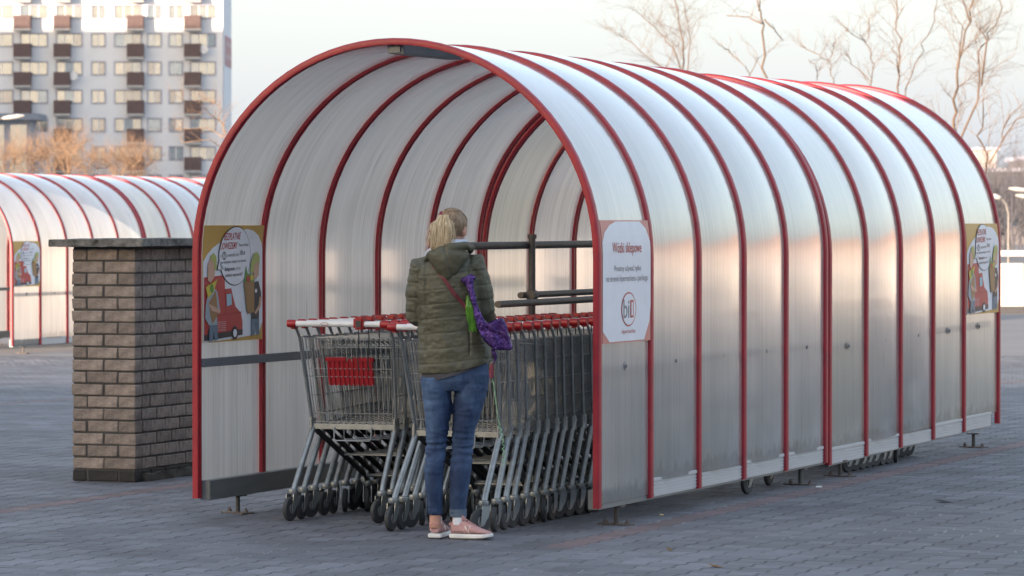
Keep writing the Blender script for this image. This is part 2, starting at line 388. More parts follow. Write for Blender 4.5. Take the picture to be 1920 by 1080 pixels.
def build_shelter(loc, bays_a, bays_b, slope, label, main=True, group='cart shelters'):
    root = empty('cart_shelter', loc, -PSI); tag(root, label, 'cart shelter', group)
    y = 0; starts = []; hoops = []
    rnd = random.Random(11)
    def dz(yy, mod): return 0 if (mod == 0 or not slope) else -0.020 + 0.0115 * (yy - 4.48)
    segs = []
    for mod, nb_ in enumerate((bays_a, bays_b)):
        y0 = 0 if mod == 0 else bays_a * BAY + GAP
        for i in range(nb_ + 1):
            yy = y0 + i * BAY + (0.17 if (mod == 1 and i == nb_) else 0)
            h = link('hoop', HOOP, root, (0, yy, dz(yy, mod)))
            for s in (1,):
                for zz in (0.13, 0.185):
                    sc_ = link('screw', SCREW, h, (RO - 0.014, 0.03, zz))
            if i < nb_: segs.append((yy, mod, i, i == nb_ - 1 and mod == 1))
    for yy, mod, i, last in segs:
        d = dz(yy, mod); first = (mod == 0 and i == 0)
        me = PAN_LAST if last else (PAN_FIRST if first else (PAN_OLD if (mod == 1 and i in (0, 3)) else PAN[(i + mod) % 3]))
        p = link('panel', me, root, (0, yy + 0.01, d))
        if slope and mod == 1: p.rotation_euler = (math.atan(0.0115), 0, 0)
        if not first:
            st = link('kick_strip', STRIP, root, (0, yy + 0.033, d))
            if i not in (2,): link('trim', TRIM, st)
        link('bolt', BOLT, root, (RP + 0.0095, yy + BAY * 0.5, 0.8575 + d))
    for mod, nb_ in enumerate((bays_a, bays_b)):
        y0 = 0.01 if mod == 0 else bays_a * BAY + GAP; L_ = nb_ * BAY + (0.0 if mod else 0)
        d = dz(y0 + L_ / 2, mod)
        rx = math.atan(0.0115) if (slope and mod) else 0
        for s in (-1, 1):
            x = s * (RP - 0.032)
            MB().box(x - 0.03, x + 0.03, 0, L_, -0.055, 0.052).build('bottom_beam', M['galv'], root, bevel=0.003, loc=(0, y0 + 0.02, 0.158 + dz(y0, mod)), rot=(rx, 0, 0))
            x = s * (RP - 0.026)
            MB().box(x - 0.012, x + 0.006, 0, L_, -0.024, 0.024).build('side_rail', M['railgrey'], root, bevel=0.002, loc=(0, y0 + 0.01, 0.8575 + dz(y0, mod)), rot=(rx, 0, 0))
            for a in ((0.40, 3.95) if mod == 0 else (4.863, 8.43)):
                if s < 0: a += 0.08
                if a > y0 + L_: continue
                lg = link('leg', LEGM, root, (s * (RP - 0.028), a, 0.001))
                link('base_plate', PLATE, lg, (0, 0, 0), (0, 0, R(62) if s < 0 else R(70)))
                for q in (-0.075, 0.075):
                    link('bolt', PBOLT, lg, Matrix.Rotation(R(62) if s < 0 else R(70), 3, 'Z') @ Vector((0, q, 0)))
        if mod == 0:                               # grey channel under the crown
            ch = MB().box(-0.045, 0.045, 0.03, 0.035 + BAY * 1.0, SPR + RP - 0.062, SPR + RP - 0.012).build('ceiling_channel', M['railgrey'], root, bevel=0.003)
            MB().box(-0.03, 0.03, 0.018, 0.0285, SPR + RP - 0.056, SPR + RP - 0.018).build('end_cap', M['galv'], ch)
    return root
shelter = build_shelter(O0 + CR * (WID / 2), 5, 5, True, 'near red hooped cart shelter with ribbed translucent panels')
LS = px(25, 650, 58.8); LS.z = gz(58.8)
shelter2 = build_shelter(LS + CR * (WID / 2), 5, 5, False, 'distant red hooped shelter behind the brick pillar')

# ---- posters, laid on the bent panels
def wrap(side, out, y0, v, u, d):                  # u along the bay, v height along the sheet, d lift off the sheet
    rr = RP + d if out else RP - d
    if v <= SPR: return Vector((side * rr, y0 + u, v))
    f = (v - SPR) / RP
    return Vector((side * rr * math.cos(f), y0 + u, SPR + rr * math.sin(f)))
class Poster:
    def __init__(s, name, label, shelter_, side, out, y0, W_, z0, H_, base, group=None, lift0=0.016):
        s.side, s.out, s.y0, s.W, s.z0, s.H, s.lift = side, out, y0, W_, z0, H_, lift0
        s.sh = shelter_
        mb = MB(); n = 14; vs = []
        for l in (lift0, lift0 + 0.003):
            for i in range(n + 1):
                for u in (0, W_): vs.append(wrap(side, out, y0, z0 + H_ * i / n, u, l))
        k = 2 * (n + 1); fs = []
        for i in range(n):
            a = 2 * i; fs += [(a, a+1, a+3, a+2), (k+a, k+a+2, k+a+3, k+a+1), (a, a+2, k+a+2, k+a), (a+1, k+a+1, k+a+3, a+3)]
        fs += [(0, k, k+1, 1), (2*n, 2*n+1, k+2*n+1, k+2*n)]
        mb.add(vs, fs)
        s.root = mb.build(name, base); s.root.matrix_world = Matrix.LocRotScale(shelter_.location, Matrix.Rotation(-PSI, 3, 'Z').to_quaternion(), None)
        tag(s.root, label, 'poster', group); s.layer = 1; s.n = 0
    def _finish(s, bm, name, mt, layer, label=None):
        if s.H > 0:
            for i in range(1, 16):
                z = i / 16
                bmesh.ops.bisect_plane(bm, geom=bm.verts[:] + bm.edges[:] + bm.faces[:], plane_co=(0, z, 0), plane_no=(0, 1, 0))
        for v in bm.verts:
            u, q = v.co.x, v.co.y
            v.co = wrap(s.side, s.out, s.y0, s.z0 + q * s.H, u * s.W, s.lift + 0.003 + 0.0011 * layer)
        me = bpy.data.meshes.new(name); bm.to_mesh(me); bm.free(); me.materials.append(mt)
        o = link(name, me, s.root)
        if label: o['label'] = label
        return o
    def poly(s, name, pts, mt, layer=1):
        bm = bmesh.new(); vs = [bm.verts.new((min(max(x, 0.002), 0.998), min(max(y, 0.002), 0.998), 0)) for x, y in pts]
        f = bm.faces.new(vs); bmesh.ops.triangulate(bm, faces=[f]); return s._finish(bm, name, mt, layer)
    def ell(s, name, cx, cy, rx, ry, mt, layer=1, n=36): return s.poly(name, [(cx + rx*math.cos(2*math.pi*i/n), cy + ry*math.sin(2*math.pi*i/n)) for i in range(n)], mt, layer)
    def text(s, body, cx, cy, wid, hgt, mt, layer=3, shear=0.0, rot=0.0, bold=0.0):
        cu = bpy.data.curves.new('lettering', 'FONT'); cu.body = body; cu.size = 1; cu.align_x = 'CENTER'; cu.align_y = 'CENTER'; cu.shear = shear; cu.offset = bold; cu.resolution_u = 3
        o = bpy.data.objects.new('t', cu); COL.objects.link(o)
        dg = bpy.context.evaluated_depsgraph_get(); dg.update(); me = bpy.data.meshes.new_from_object(o.evaluated_get(dg), depsgraph=dg); bpy.data.objects.remove(o)
        bm = bmesh.new(); bm.from_mesh(me)
        xs = [v.co.x for v in bm.verts]; ys_ = [v.co.y for v in bm.verts]
        if not xs: bm.free(); return
        x0, x1, y0, y1 = min(xs), max(xs), min(ys_), max(ys_); c, q = math.cos(rot), math.sin(rot)
        for v in bm.verts:
            a = ((v.co.x - x0) / (x1 - x0) - 0.5) * wid; b = ((v.co.y - y0) / (y1 - y0) - 0.5) * hgt
            v.co = (cx + a*c - b*q, cy + a*q + b*c, 0)
        return s._finish(bm, 'lettering', mt, layer)
P_ = {k: mat('print_' + k, c, 0.45, var=0.04) for k, c in dict(white=(0.72, 0.74, 0.8), ochre=(0.52, 0.31, 0.07), red=(0.44, 0.045, 0.045), ink=(0.03, 0.03, 0.04), grey=(0.2, 0.2, 0.23), blue=(0.3, 0.5, 0.62),
      skin=(0.55, 0.33, 0.24), brown=(0.3, 0.17, 0.07), jeans=(0.12, 0.18, 0.25), hair=(0.38, 0.42, 0.12), green=(0.08, 0.25, 0.04), shirt=(0.3, 0.36, 0.42), salmon=(0.55, 0.2, 0.17), yellow=(0.55, 0.45, 0.05), deep=(0.3, 0.012, 0.015)).items()}
def ad_poster(shelter_, side, out, y0, label, W_=0.81):
    p = Poster('poster', label, shelter_, side, out, y0, W_, 0.967, 0.65, P_['ochre'], 'delivery advert posters')
    Z = lambda x, y: ((x - 45) / 540, 1 - (y - 30) / 1000)
    def poly(n, pts, m, l=1): p.poly(n, [Z(*q) for q in pts], P_[m], l)
    def ell(n, x, y, rx, ry, m, l=1): c = Z(x, y); p.ell(n, c[0], c[1], rx / 540, ry / 1000, P_[m], l)
    def txt(b, x, y, w_, h_, m, l=4, **k): c = Z(x, y); p.text(b, c[0], c[1], w_ / 540, h_ / 1000, P_[m], l, **k)
    poly('white_ground', [(45, 345), (80, 285), (130, 225), (190, 180), (270, 150), (340, 100), (380, 72), (430, 62), (490, 78), (540, 120), (575, 190), (585, 240), (585, 880), (565, 930), (550, 985), (300, 1010), (45, 1030)], 'white', 1)
    poly('van_picture', [(52, 475), (236, 460), (240, 580), (296, 575), (310, 640), (335, 735), (385, 790), (398, 870), (398, 970), (52, 1000)], 'red', 2)
    poly('bumper', [(52, 965), (398, 930), (398, 980), (52, 1015)], 'ink', 3)
    poly('van_window', [(252, 625), (295, 622), (300, 715), (255, 730)], 'blue', 3)
    poly('door_line', [(240, 580), (245, 580), (250, 800), (245, 800)], 'deep', 3)
    poly('side_line', [(160, 805), (390, 780), (390, 786), (160, 811)], 'deep', 3)
    for x in (110, 325):
        ell('wheel_picture', x, 960, 30, 58, 'ink', 4); ell('hub_picture', x, 962, 17, 34, 'white', 5)
    for i in range(5): txt('bezpłatna dostawa'[i:], 205, 860 + i * 17, 80, 10, 'white', 4)
    # speech bubble
    ell('bubble_outline', 325, 295, 147, 258, 'ink', 3); poly('bubble_tail', [(178, 330), (160, 418), (225, 418)], 'ink', 3)
    ell('bubble', 325, 295, 142, 251, 'white', 5); poly('bubble_tail_fill', [(184, 335), (168, 413), (228, 412)], 'white', 5)
    txt('BEZPŁATNIE', 293, 125, 150, 62, 'red', 6, shear=0.15, rot=0.03, bold=0.012); txt('DOWIEZIEMY', 268, 208, 155, 60, 'red', 6, shear=0.15, rot=0.03, bold=0.012)
    txt('Twoje zakupy', 400, 203, 92, 34, 'ink', 6, shear=0.2, rot=0.04)
    txt('z', 197, 298, 10, 18, 'ink', 6); ell('logo_badge', 226, 295, 19, 38, 'grey', 6); txt('bi1', 226, 295, 26, 40, 'white', 7, bold=0.02)
    txt('o wartości min.', 305, 285, 112, 34, 'ink', 6, shear=0.2, rot=0.03); txt('150 zł', 392, 270, 50, 40, 'ink', 6, shear=0.2, bold=0.015)
    txt('we wskazane miejsce na terenie', 310, 348, 230, 36, 'ink', 6, shear=0.2, rot=0.035)
    txt('Białegostoku', 277, 413, 95, 42, 'ink', 6, shear=0.2, rot=0.03, bold=0.015); txt('oraz do', 352, 404, 42, 24, 'ink', 6, shear=0.2, rot=0.03)
    txt('pobliskich miejscowości*', 313, 462, 160, 38, 'ink', 6, shear=0.2, rot=0.04, bold=0.01)
    # two shoppers with paper bags
    poly('picture_jeans', [(95, 880), (165, 880), (168, 1010), (140, 1015), (132, 930), (122, 1018), (90, 1020)], 'jeans', 6)
    poly('picture_shirt', [(62, 700), (85, 600), (130, 560), (165, 600), (190, 770), (160, 800), (165, 885), (92, 885), (55, 820)], 'shirt', 6)
    poly('picture_face', [(80, 370), (100, 320), (140, 310), (150, 380), (140, 470), (105, 525), (78, 500)], 'skin', 6)
    poly('picture_hair', [(100, 300), (130, 268), (155, 300), (158, 400), (140, 420), (132, 350), (105, 325)], 'hair', 7)
    poly('picture_bag', [(88, 690), (150, 590), (168, 800), (120, 870), (100, 800)], 'brown', 7)
    poly('picture_leaves', [(60, 560), (85, 540), (110, 530), (165, 490), (130, 600), (80, 655)], 'yellow', 7); ell('picture_lettuce', 112, 570, 16, 38, 'green', 8)
    poly('picture_arm', [(75, 690), (190, 760), (185, 785), (110, 760)], 'skin', 8)
    poly('picture_jeans', [(475, 840), (545, 840), (550, 985), (525, 988), (515, 900), (503, 990), (475, 990)], 'jeans', 6)
    poly('picture_top', [(500, 530), (540, 520), (565, 620), (565, 660), (545, 700), (545, 850), (475, 850), (480, 700)], 'ink', 6)
    poly('picture_arm', [(548, 660), (572, 655), (560, 740), (515, 810), (500, 795), (540, 730)], 'skin', 7)
    poly('picture_face', [(492, 370), (530, 330), (545, 390), (540, 470), (515, 505), (494, 480)], 'skin', 7)
    poly('picture_hair', [(462, 440), (470, 350), (495, 280), (530, 265), (550, 310), (545, 390), (530, 345), (500, 375), (490, 440), (475, 455)], 'hair', 8)
    poly('picture_bag', [(405, 530), (500, 515), (500, 790), (440, 800), (430, 760)], 'brown', 7)
    poly('picture_greens', [(405, 530), (415, 440), (422, 380), (435, 450), (490, 470), (498, 520)], 'green', 8); ell('picture_pepper', 440, 500, 18, 30, 'red', 9); ell('picture_pepper', 475, 490, 16, 28, 'yellow', 9)
    ell('badge', 516, 605, 10, 18, 'white', 7)
    return p
ad_poster(shelter, -1, False, 0.033, 'advert with red van and speech bubble inside the near left wall')
ad_poster(shelter, 1, True, 4 * BAY + 5 * BAY + GAP + 0.04, 'advert with red van on the last bay of the near shelter', 0.97)
ad_poster(shelter2, 1, True, 0.033, 'small distant advert with red van on the far left shelter')
p = Poster('poster', 'white trolley notice in red letters on the first outer panel', shelter, 1, True, 0.033, 0.81, 0.985, 0.655, P_['salmon'])
p.poly('white_field', [(0.0, 0.10), (0.14, 0.01), (0.86, 0.01), (0.97, 0.16), (1.0, 0.30), (1.0, 0.82), (0.93, 0.93), (0.82, 0.99), (0.32, 0.99), (0.18, 0.96), (0.06, 0.90), (0.0, 0.82)], P_['white'], 1)
p.text('Wózki sklepowe', 0.50, 0.765, 0.60, 0.11, P_['red'], 3, bold=0.006)
p.text('Prosimy używać tylko', 0.51, 0.605, 0.55, 0.065, P_['grey'], 3); p.text('na terenie hipermarketu i parkingu', 0.50, 0.52, 0.86, 0.065, P_['grey'], 3)
p.ell('logo_ring', 0.53, 0.27, 0.155, 0.142, P_['red'], 2); p.ell('logo_disc', 0.53, 0.27, 0.14, 0.130, P_['white'], 3)
p.text('bi', 0.475, 0.275, 0.12, 0.155, P_['grey'], 4, bold=0.01); p.poly('logo_block', [(0.555, 0.20), (0.625, 0.20), (0.625, 0.345), (0.555, 0.345)], P_['red'], 4); p.text('1', 0.59, 0.272, 0.03, 0.11, P_['white'], 5, bold=0.01)
p.text('hipermarket', 0.53, 0.085, 0.28, 0.045, P_['red'], 3)

# dark tube rails that part the rows inside the shelter
def rail_tubes():
    root = empty('row_divider', sh(1.05, 1.15), -PSI); tag(root, 'dark steel tube railing between the cart rows', 'railing')
    f = lambda a, c, z: (1.15 - c, a - 1.05, z)
    MB().tube([f(1.05, 1.15, 1.497), f(9.0, 1.15, 1.497)], 0.022, 10).build('top_rail', M['darkpipe'], root, smooth=40)
    MB().tube([f(1.9, 1.15, 1.205), f(9.0, 1.15, 1.205)], 0.019, 10).build('lower_rail', M['darkpipe'], root, smooth=40)
    MB().tube([f(1.25, 1.05, 1.165), f(9.0, 1.05, 1.165)], 0.02, 10).build('lower_rail', M['darkpipe'], root, smooth=40)
    for a in (1.99, 4.4, 6.8, 8.9):
        ps = MB().tube([f(a, 1.11, 0.0), f(a, 1.11, 1.545)], 0.02, 10).build('post', M['darkpipe'], root, smooth=40)
        MB().tube([f(a, 1.11, 1.535), f(a, 1.11, 1.56)], 0.027, 10).build('cap', M['darkpipe'], ps, smooth=40)
        MB().tube([f(a - 0.04, 1.11, 1.205), f(a + 0.04, 1.11, 1.205)], 0.031, 8).build('clamp', M['darkpipe'], ps, smooth=40)
rail_tubes()

# ------------------------------------------------------------------ shopping carts
def lerp(a, b, t): return tuple(a[i] + (b[i] - a[i]) * t for i in range(3))
def make_cart(flap_down=True):
    root = empty('shopping_cart')
    WR = 0.0024
    # corner points of the basket: rear/front, top/bottom
    def C(s, fr, top):
        if fr: return (s * (0.20 if top else 0.17), 0.99 if top else 0.90, 0.96 if top else 0.56)
        return (s * (0.272 if top else 0.242), 0.155 if top else 0.25, 1.005 if top else 0.515)
    b = MB()
    for s in (-1, 1):
        n = 25
        for i in range(n + 1):
            t = i / n; b.tube([lerp(C(s, 0, 0), C(s, 1, 0), t), lerp(C(s, 0, 1), C(s, 1, 1), t)], WR, 4, False)
        for q in (0.12, 0.33, 0.55, 0.78):
            b.tube([lerp(C(s, 0, 0), C(s, 0, 1), q), lerp(C(s, 1, 0), C(s, 1, 1), q)], WR * 1.1, 4, False)
        b.tube([C(s, 0, 1), C(s, 1, 1)], 0.005, 6); b.tube([C(s, 0, 0), C(s, 1, 0)], 0.005, 6); b.tube([C(s, 1, 0), C(s, 1, 1)], 0.004, 6); b.tube([C(s, 0, 0), C(s, 0, 1)], 0.004, 6)
    for i in range(13):
        t = i / 12; b.tube([lerp(C(-1, 1, 0), C(1, 1, 0), t), lerp(C(-1, 1, 1), C(1, 1, 1), t)], WR, 4, False)
        b.tube([lerp(C(-1, 0, 0), C(1, 0, 0), t), lerp(C(-1, 1, 0), C(1, 1, 0), t)], WR, 4, False)
    for q in (0, 0.25, 0.5, 0.75, 1.0): b.tube([lerp(C(-1, 1, 0), C(-1, 1, 1), q), lerp(C(1, 1, 0), C(1, 1, 1), q)], WR * 1.3, 4, False)
    for q in (0.15, 0.3, 0.45, 0.6, 0.75, 0.9): b.tube([lerp(C(-1, 0, 0), C(-1, 1, 0), q), lerp(C(1, 0, 0), C(1, 1, 0), q)], WR, 4, False)
    b.build('basket', M['wire'], root, smooth=50)
    # rear gate, hinged at its top edge
    f = MB(); H = 0.47
    for i in range(18):
        x = -0.25 + 0.5 * i / 17; f.tube([(x, 0, 0), (x * 0.93, 0, -H)], WR, 4, False)
    for z, k in ((0, 1), (-0.05, 1), (-0.17, 1), (-0.215, 1), (-H + 0.05, 1), (-H, 1.5)):
        xx = 0.255 + z * 0.045; f.tube([(-xx, 0, z), (xx, 0, z)], WR * 1.15 * k, 4, False)
    for x in (-0.075, 0.075): f.tube([(x - 0.02, -0.004, 0.015), (x - 0.02, -0.012, -0.03), (x + 0.02, -0.012, -0.03), (x + 0.02, -0.004, 0.015)], WR, 4, False)
    gate = f.build('rear_gate', M['wire'], root, smooth=50, loc=(0, 0.158, 0.995), rot=(R(-11) if not flap_down else R(10), 0, 0))
    if not flap_down: gate.rotation_euler = (R(74), 0, 0)
    if flap_down:
        s = MB(); s.box(-0.135, 0.135, 0.004, 0.012, -0.265, -0.115)
        for i in range(10): s.box(-0.132 + i * 0.0278, -0.120 + i * 0.0278, -0.002, 0.0035, -0.255, -0.13)
        s.box(-0.142, -0.02, -0.006, 0.016, -0.128, -0.108); s.box(0.02, 0.142, -0.006, 0.016, -0.128, -0.108)
        s.build('seat_panel', M['red2'], gate)
    # frame
    for s in (-1, 1):
        MB().tube([(s * 0.262, 0.0, 0.15), (s * 0.258, 0.03, 0.2), (s * 0.244, 0.235, 0.485), (s * 0.243, 0.26, 0.515)], 0.0165, 10).build('rear_leg', M['zinc'], root, smooth=50)
        MB().tube([(s * 0.247, 0.25, 0.5), (s * 0.262, 0.19, 0.75), (s * 0.276, 0.13, 1.0), (s * 0.277, 0.09, 1.045), (s * 0.275, 0.035, 1.07)], 0.0085, 8).build('upright', M['zinc'], root, smooth=50)
        MB().tube([(s * 0.23, 0.25, 0.49), (s * 0.155, 0.78, 0.215), (s * 0.15, 0.82, 0.16)], [(0.008, 0.02)] * 3, 6, up=(1, 0, 0)).build('chassis_rail', M['darkbar'], root, smooth=50)
        MB().box(s * 0.247 - 0.007, s * 0.247 + 0.007, 0.215, 0.285, 0.475, 0.555).build('bracket', M['zinc'], root, bevel=0.003)
    MB().box(-0.245, 0.245, 0.232, 0.246, 0.492, 0.522).build('rear_crossbar', M['zinc'], root, bevel=0.003)
    MB().tube([(-0.16, 0.80, 0.205), (0.16, 0.80, 0.205)], 0.011, 8).build('front_crossbar', M['zinc'], root, smooth=50)
    MB().tube([(-0.19, 0.55, 0.335), (0.19, 0.55, 0.335)], 0.007, 6).build('shelf_bar', M['zinc'], root, smooth=50)
    MB().tube([(-0.11, 0.226, 0.505), (-0.11, 0.222, 0.44), (-0.1, 0.221, 0.43), (0.1, 0.221, 0.43), (0.11, 0.222, 0.44), (0.11, 0.226, 0.505)], 0.004, 6).build('wire_loop', M['wire'], root, smooth=50)
    # handle
    h = MB().tube([(-0.25, 0.02, 1.077), (0.25, 0.02, 1.077)], 0.0165, 12).build('handle', M['whiteplastic'], root, smooth=50)
    for s in (-1, 1):
        MB().tube([(s * 0.2475, 0.02, 1.077), (s * 0.262, 0.02, 1.077), (s * 0.298, 0.02, 1.077)], [0.018, 0.022, 0.0215], 10).build('end_cap', M['red2'], h, smooth=40)
        MB().box(s * 0.272 - 0.014, s * 0.272 + 0.014, 0.02, 0.075, 1.047, 1.083).build('end_bracket', M['red2'], h, bevel=0.005)
    k = MB().box(0.095, 0.155, -0.008, 0.062, 1.047, 1.117).build('coin_lock', M['red2'], root, bevel=0.01)
    MB().box(0.112, 0.142, -0.0105, -0.0085, 1.062, 1.097).build('coin_slot', M['darkbar'], k)
    MB().tube([(0.125, 0.0, 1.047), (0.13, -0.006, 0.99), (0.122, -0.004, 0.90), (0.125, 0.0, 0.82)], 0.0035, 5).build('lock_chain', M['darkbar'], k)
    # printed mark on the handle
    mk = MB()
    ring = [(-0.075 + 0.022 * math.cos(2*math.pi*i/14), 0.02 - 0.0172, 1.077 + 0.008 * math.sin(2*math.pi*i/14)) for i in range(15)]
    mk.tube(ring, 0.0013, 4); mk.build('handle_mark', M['red2'], h)
    # castors
    for (x, y, an) in ((-0.262, 0, 0), (0.262, 0, 0), (-0.15, 0.82, 12), (0.15, 0.82, -8)):
        c = empty('castor', (x, y, 0), R(an), root)
        fk = MB(); fk.lathe([(0.027, 0.146), (0.03, 0.152), (0.027, 0.172), (0.02, 0.176)], 12)
        for s in (-1, 1):
            fk.add(*(lambda q: (q.v, q.f))(MB().prism([(-0.03, 0.148), (0.028, 0.148), (0.014, 0.09), (-0.022, 0.05), (-0.045, 0.055)], s * 0.021, s * 0.024, lambda u, v, w_: (w_, u, v))))
        fk.build('fork', M['zinc'], c, smooth=40)
        whl = MB().lathe([(0.05, -0.014), (0.061, -0.013), (0.066, -0.008), (0.0665, 0), (0.066, 0.008), (0.061, 0.013), (0.05, 0.014)], 20, 'X', (0, -0.03, 0.0668)).build('wheel', M['rubber'], c, smooth=40)
        MB().lathe([(0.028, -0.0165), (0.03, 0), (0.028, 0.0165)], 14, 'X', (0, -0.03, 0.0668)).build('hub', M['steel'], whl, smooth=40)
    return root
ORD = ['first', 'second', 'third', 'fourth', 'fifth', 'sixth', 'seventh', 'eighth', 'ninth', 'tenth', 'eleventh', 'twelfth', 'thirteenth', 'fourteenth', 'fifteenth', 'sixteenth', 'seventeenth', 'eighteenth', 'nineteenth', 'twentieth']
cart_a, cart_b = make_cart(True), make_cart(False)
used = {id(cart_a): 0, id(cart_b): 0}
def place_cart(src, a, c, rot, label, group):
    o = src if not used[id(src)] else copy_tree(src); used[id(src)] = 1
    o.location = sh(a, c); o.rotation_euler = (0, 0, -PSI + rot); tag(o, label, 'shopping cart', group)
    for ch in o.children:
        if ch.name.startswith('castor'): ch.rotation_euler[2] += random.uniform(-0.35, 0.35)
rc = random.Random(5)
for k in range(12):
    place_cart(cart_a if k == 0 else cart_b, 0.067 + 0.150 * k, 1.54 + rc.uniform(-.006, .006), rc.uniform(-.012, .012),
        'shopping cart with red seat panel at the front of the left row' if k == 0 else f'{ORD[k]} shopping cart from the front in the nested left row', 'carts nested in the left row')
for k in range(18):
    place_cart(cart_a if k == 0 else cart_b, -0.44 + 0.150 * k, 0.752 + rc.uniform(-.006, .006), rc.uniform(-.012, .012) - (0.05 if k == 0 else 0),
        'shopping cart right in front of the woman, first of its row' if k == 0 else f'{ORD[k]} shopping cart from the woman in the nested middle row', 'carts nested in the middle row')
place_cart(cart_b, 3.05, 0.37, 0, 'lone shopping cart whose wheels show below the third and fourth outer panels', 'carts along the right wall')
for k in range(8):
    place_cart(cart_b, 5.30 + 0.165 * k, 0.365, 0, f'{ORD[k]} of the nested carts whose wheels show under the far outer panels', 'carts along the right wall')

# ------------------------------------------------------------------ brick pillar
def brick_pillar():
    org = px(253, 905, 25.7); org.z = 0
    root = empty('brick_pillar', org, -PSI); tag(root, 'brown brick pillar with a dark concrete cap left of the near shelter', 'pillar')
    # local: x right, y along the shelter; the near corner is the origin, the body goes to -x and +y
    CW, CL, CH, NC = 0.436, 1.38, 0.0772, 19
    mort = mat('dark_mortar', (0.065, 0.062, 0.06), 0.95, var=0.2, bump=0.3)
    MB().box(-CW + 0.007, -0.007, 0.007, CL - 0.007, 0.0, NC * CH + 0.01).build('mortar', mort, root)
    rb = random.Random(21)
    bm_ = []
    for i in range(7):
        v = rb.uniform(0.68, 1.12); base = (0.25 * v, 0.208 * v, 0.182 * v)
        bm_.append(mat('brown_brick', base, 0.88, var=0.42, scale=11, bump=1.0, bscale=34))
    tar = mat('tarred_brick', (0.022, 0.021, 0.021), 0.8, var=0.3, scale=9, bump=0.5, bscale=30)
    def brick_mesh(lx, ly, lz, seed, mt):
        mb = MB().box(0, lx, 0, ly, 0, lz); m = mb.mesh('brick', None)
        bm = bmesh.new(); bm.from_mesh(m); bmesh.ops.bevel(bm, geom=bm.edges[:], offset=0.004, segments=1, affect='EDGES')
        for v in bm.verts: v.co += Vector(mnoise.noise_vector(v.co * 14 + Vector((seed * 3.1, 0, seed)))) * 0.005
        bm.to_mesh(m); bm.free(); m.materials.append(mt); return m
    cache = {}
    def brick(x0, x1, y0, y1, k):
        lx, ly = x1 - x0, y1 - y0; var = rb.randrange(3)
        mt = tar if k == 0 else rb.choice(bm_)
        key = (round(lx, 3), round(ly, 3), var, mt.name)
        if key not in cache: cache[key] = brick_mesh(lx, ly, CH - 0.011, rb.random() * 9, mt)
        j = rb.uniform(-0.0025, 0.0025)
        link('brick', cache[key], root, (x0 + j, y0 + j, 0.004 + k * CH))
    F, G = 0.205, 0.011                            # stretcher and joint
    for k in range(NC):
        if k % 2 == 0: fx = [(-CW, -CW + 0.095), (-CW + 0.106, -CW + 0.106 + F), (-0.114, 0)]
        else: fx = [(-CW, -CW + 0.211), (-CW + 0.222, 0)]
        for i, (a, b) in enumerate(fx): brick(a, b, 0, 0.102, k)     # gable towards the viewer
        y = 0.113 if k % 2 == 0 else 0.113
        first = True; seg = []
        y = 0.113
        if k % 2 == 0: seg.append((y, y + 0.11)); y += 0.121
        while y < CL - 0.05:
            e = min(y + F, CL); seg.append((y, e)); y = e + G
        for a, b in seg: brick(-0.1, 0, a, b, k)
        for a, b in seg[::1]: brick(-CW, -CW + 0.1, a, b, k)
    # poured cap with weathered edge
    m = MB().box(-CW - 0.115, 0.10, -0.10, CL + 0.10, NC * CH + 0.012, NC * CH + 0.058).mesh('cap', None)
    bm = bmesh.new(); bm.from_mesh(m); bmesh.ops.subdivide_edges(bm, edges=bm.edges[:], cuts=22, use_grid_fill=True)
    for v in bm.verts: v.co += Vector(mnoise.noise_vector(v.co * 25)) * 0.004 + Vector((0, 0, mnoise.noise(v.co * 3) * 0.006))
    bm.to_mesh(m); bm.free(); m.materials.append(mat('mossy_concrete', (0.035, 0.035, 0.033), 0.95, var=0.3, col2=(0.24, 0.235, 0.225), scale=16, bump=0.6, bscale=60))
    link('cap', m, root)
    b = MB().box(-0.02, 0.035, 0.10, CL, 0, 0.05).mesh('footing', None)
    bm = bmesh.new(); bm.from_mesh(b); bmesh.ops.subdivide_edges(bm, edges=bm.edges[:], cuts=16, use_grid_fill=True)
    for v in bm.verts: v.co += Vector(mnoise.noise_vector(v.co * 18)) * 0.014
    bm.to_mesh(b); bm.free(); b.materials.append(mat('crumbled_mortar', (0.07, 0.063, 0.055), 0.95, var=0.4, bump=0.6)); link('footing', b, root)
brick_pillar()

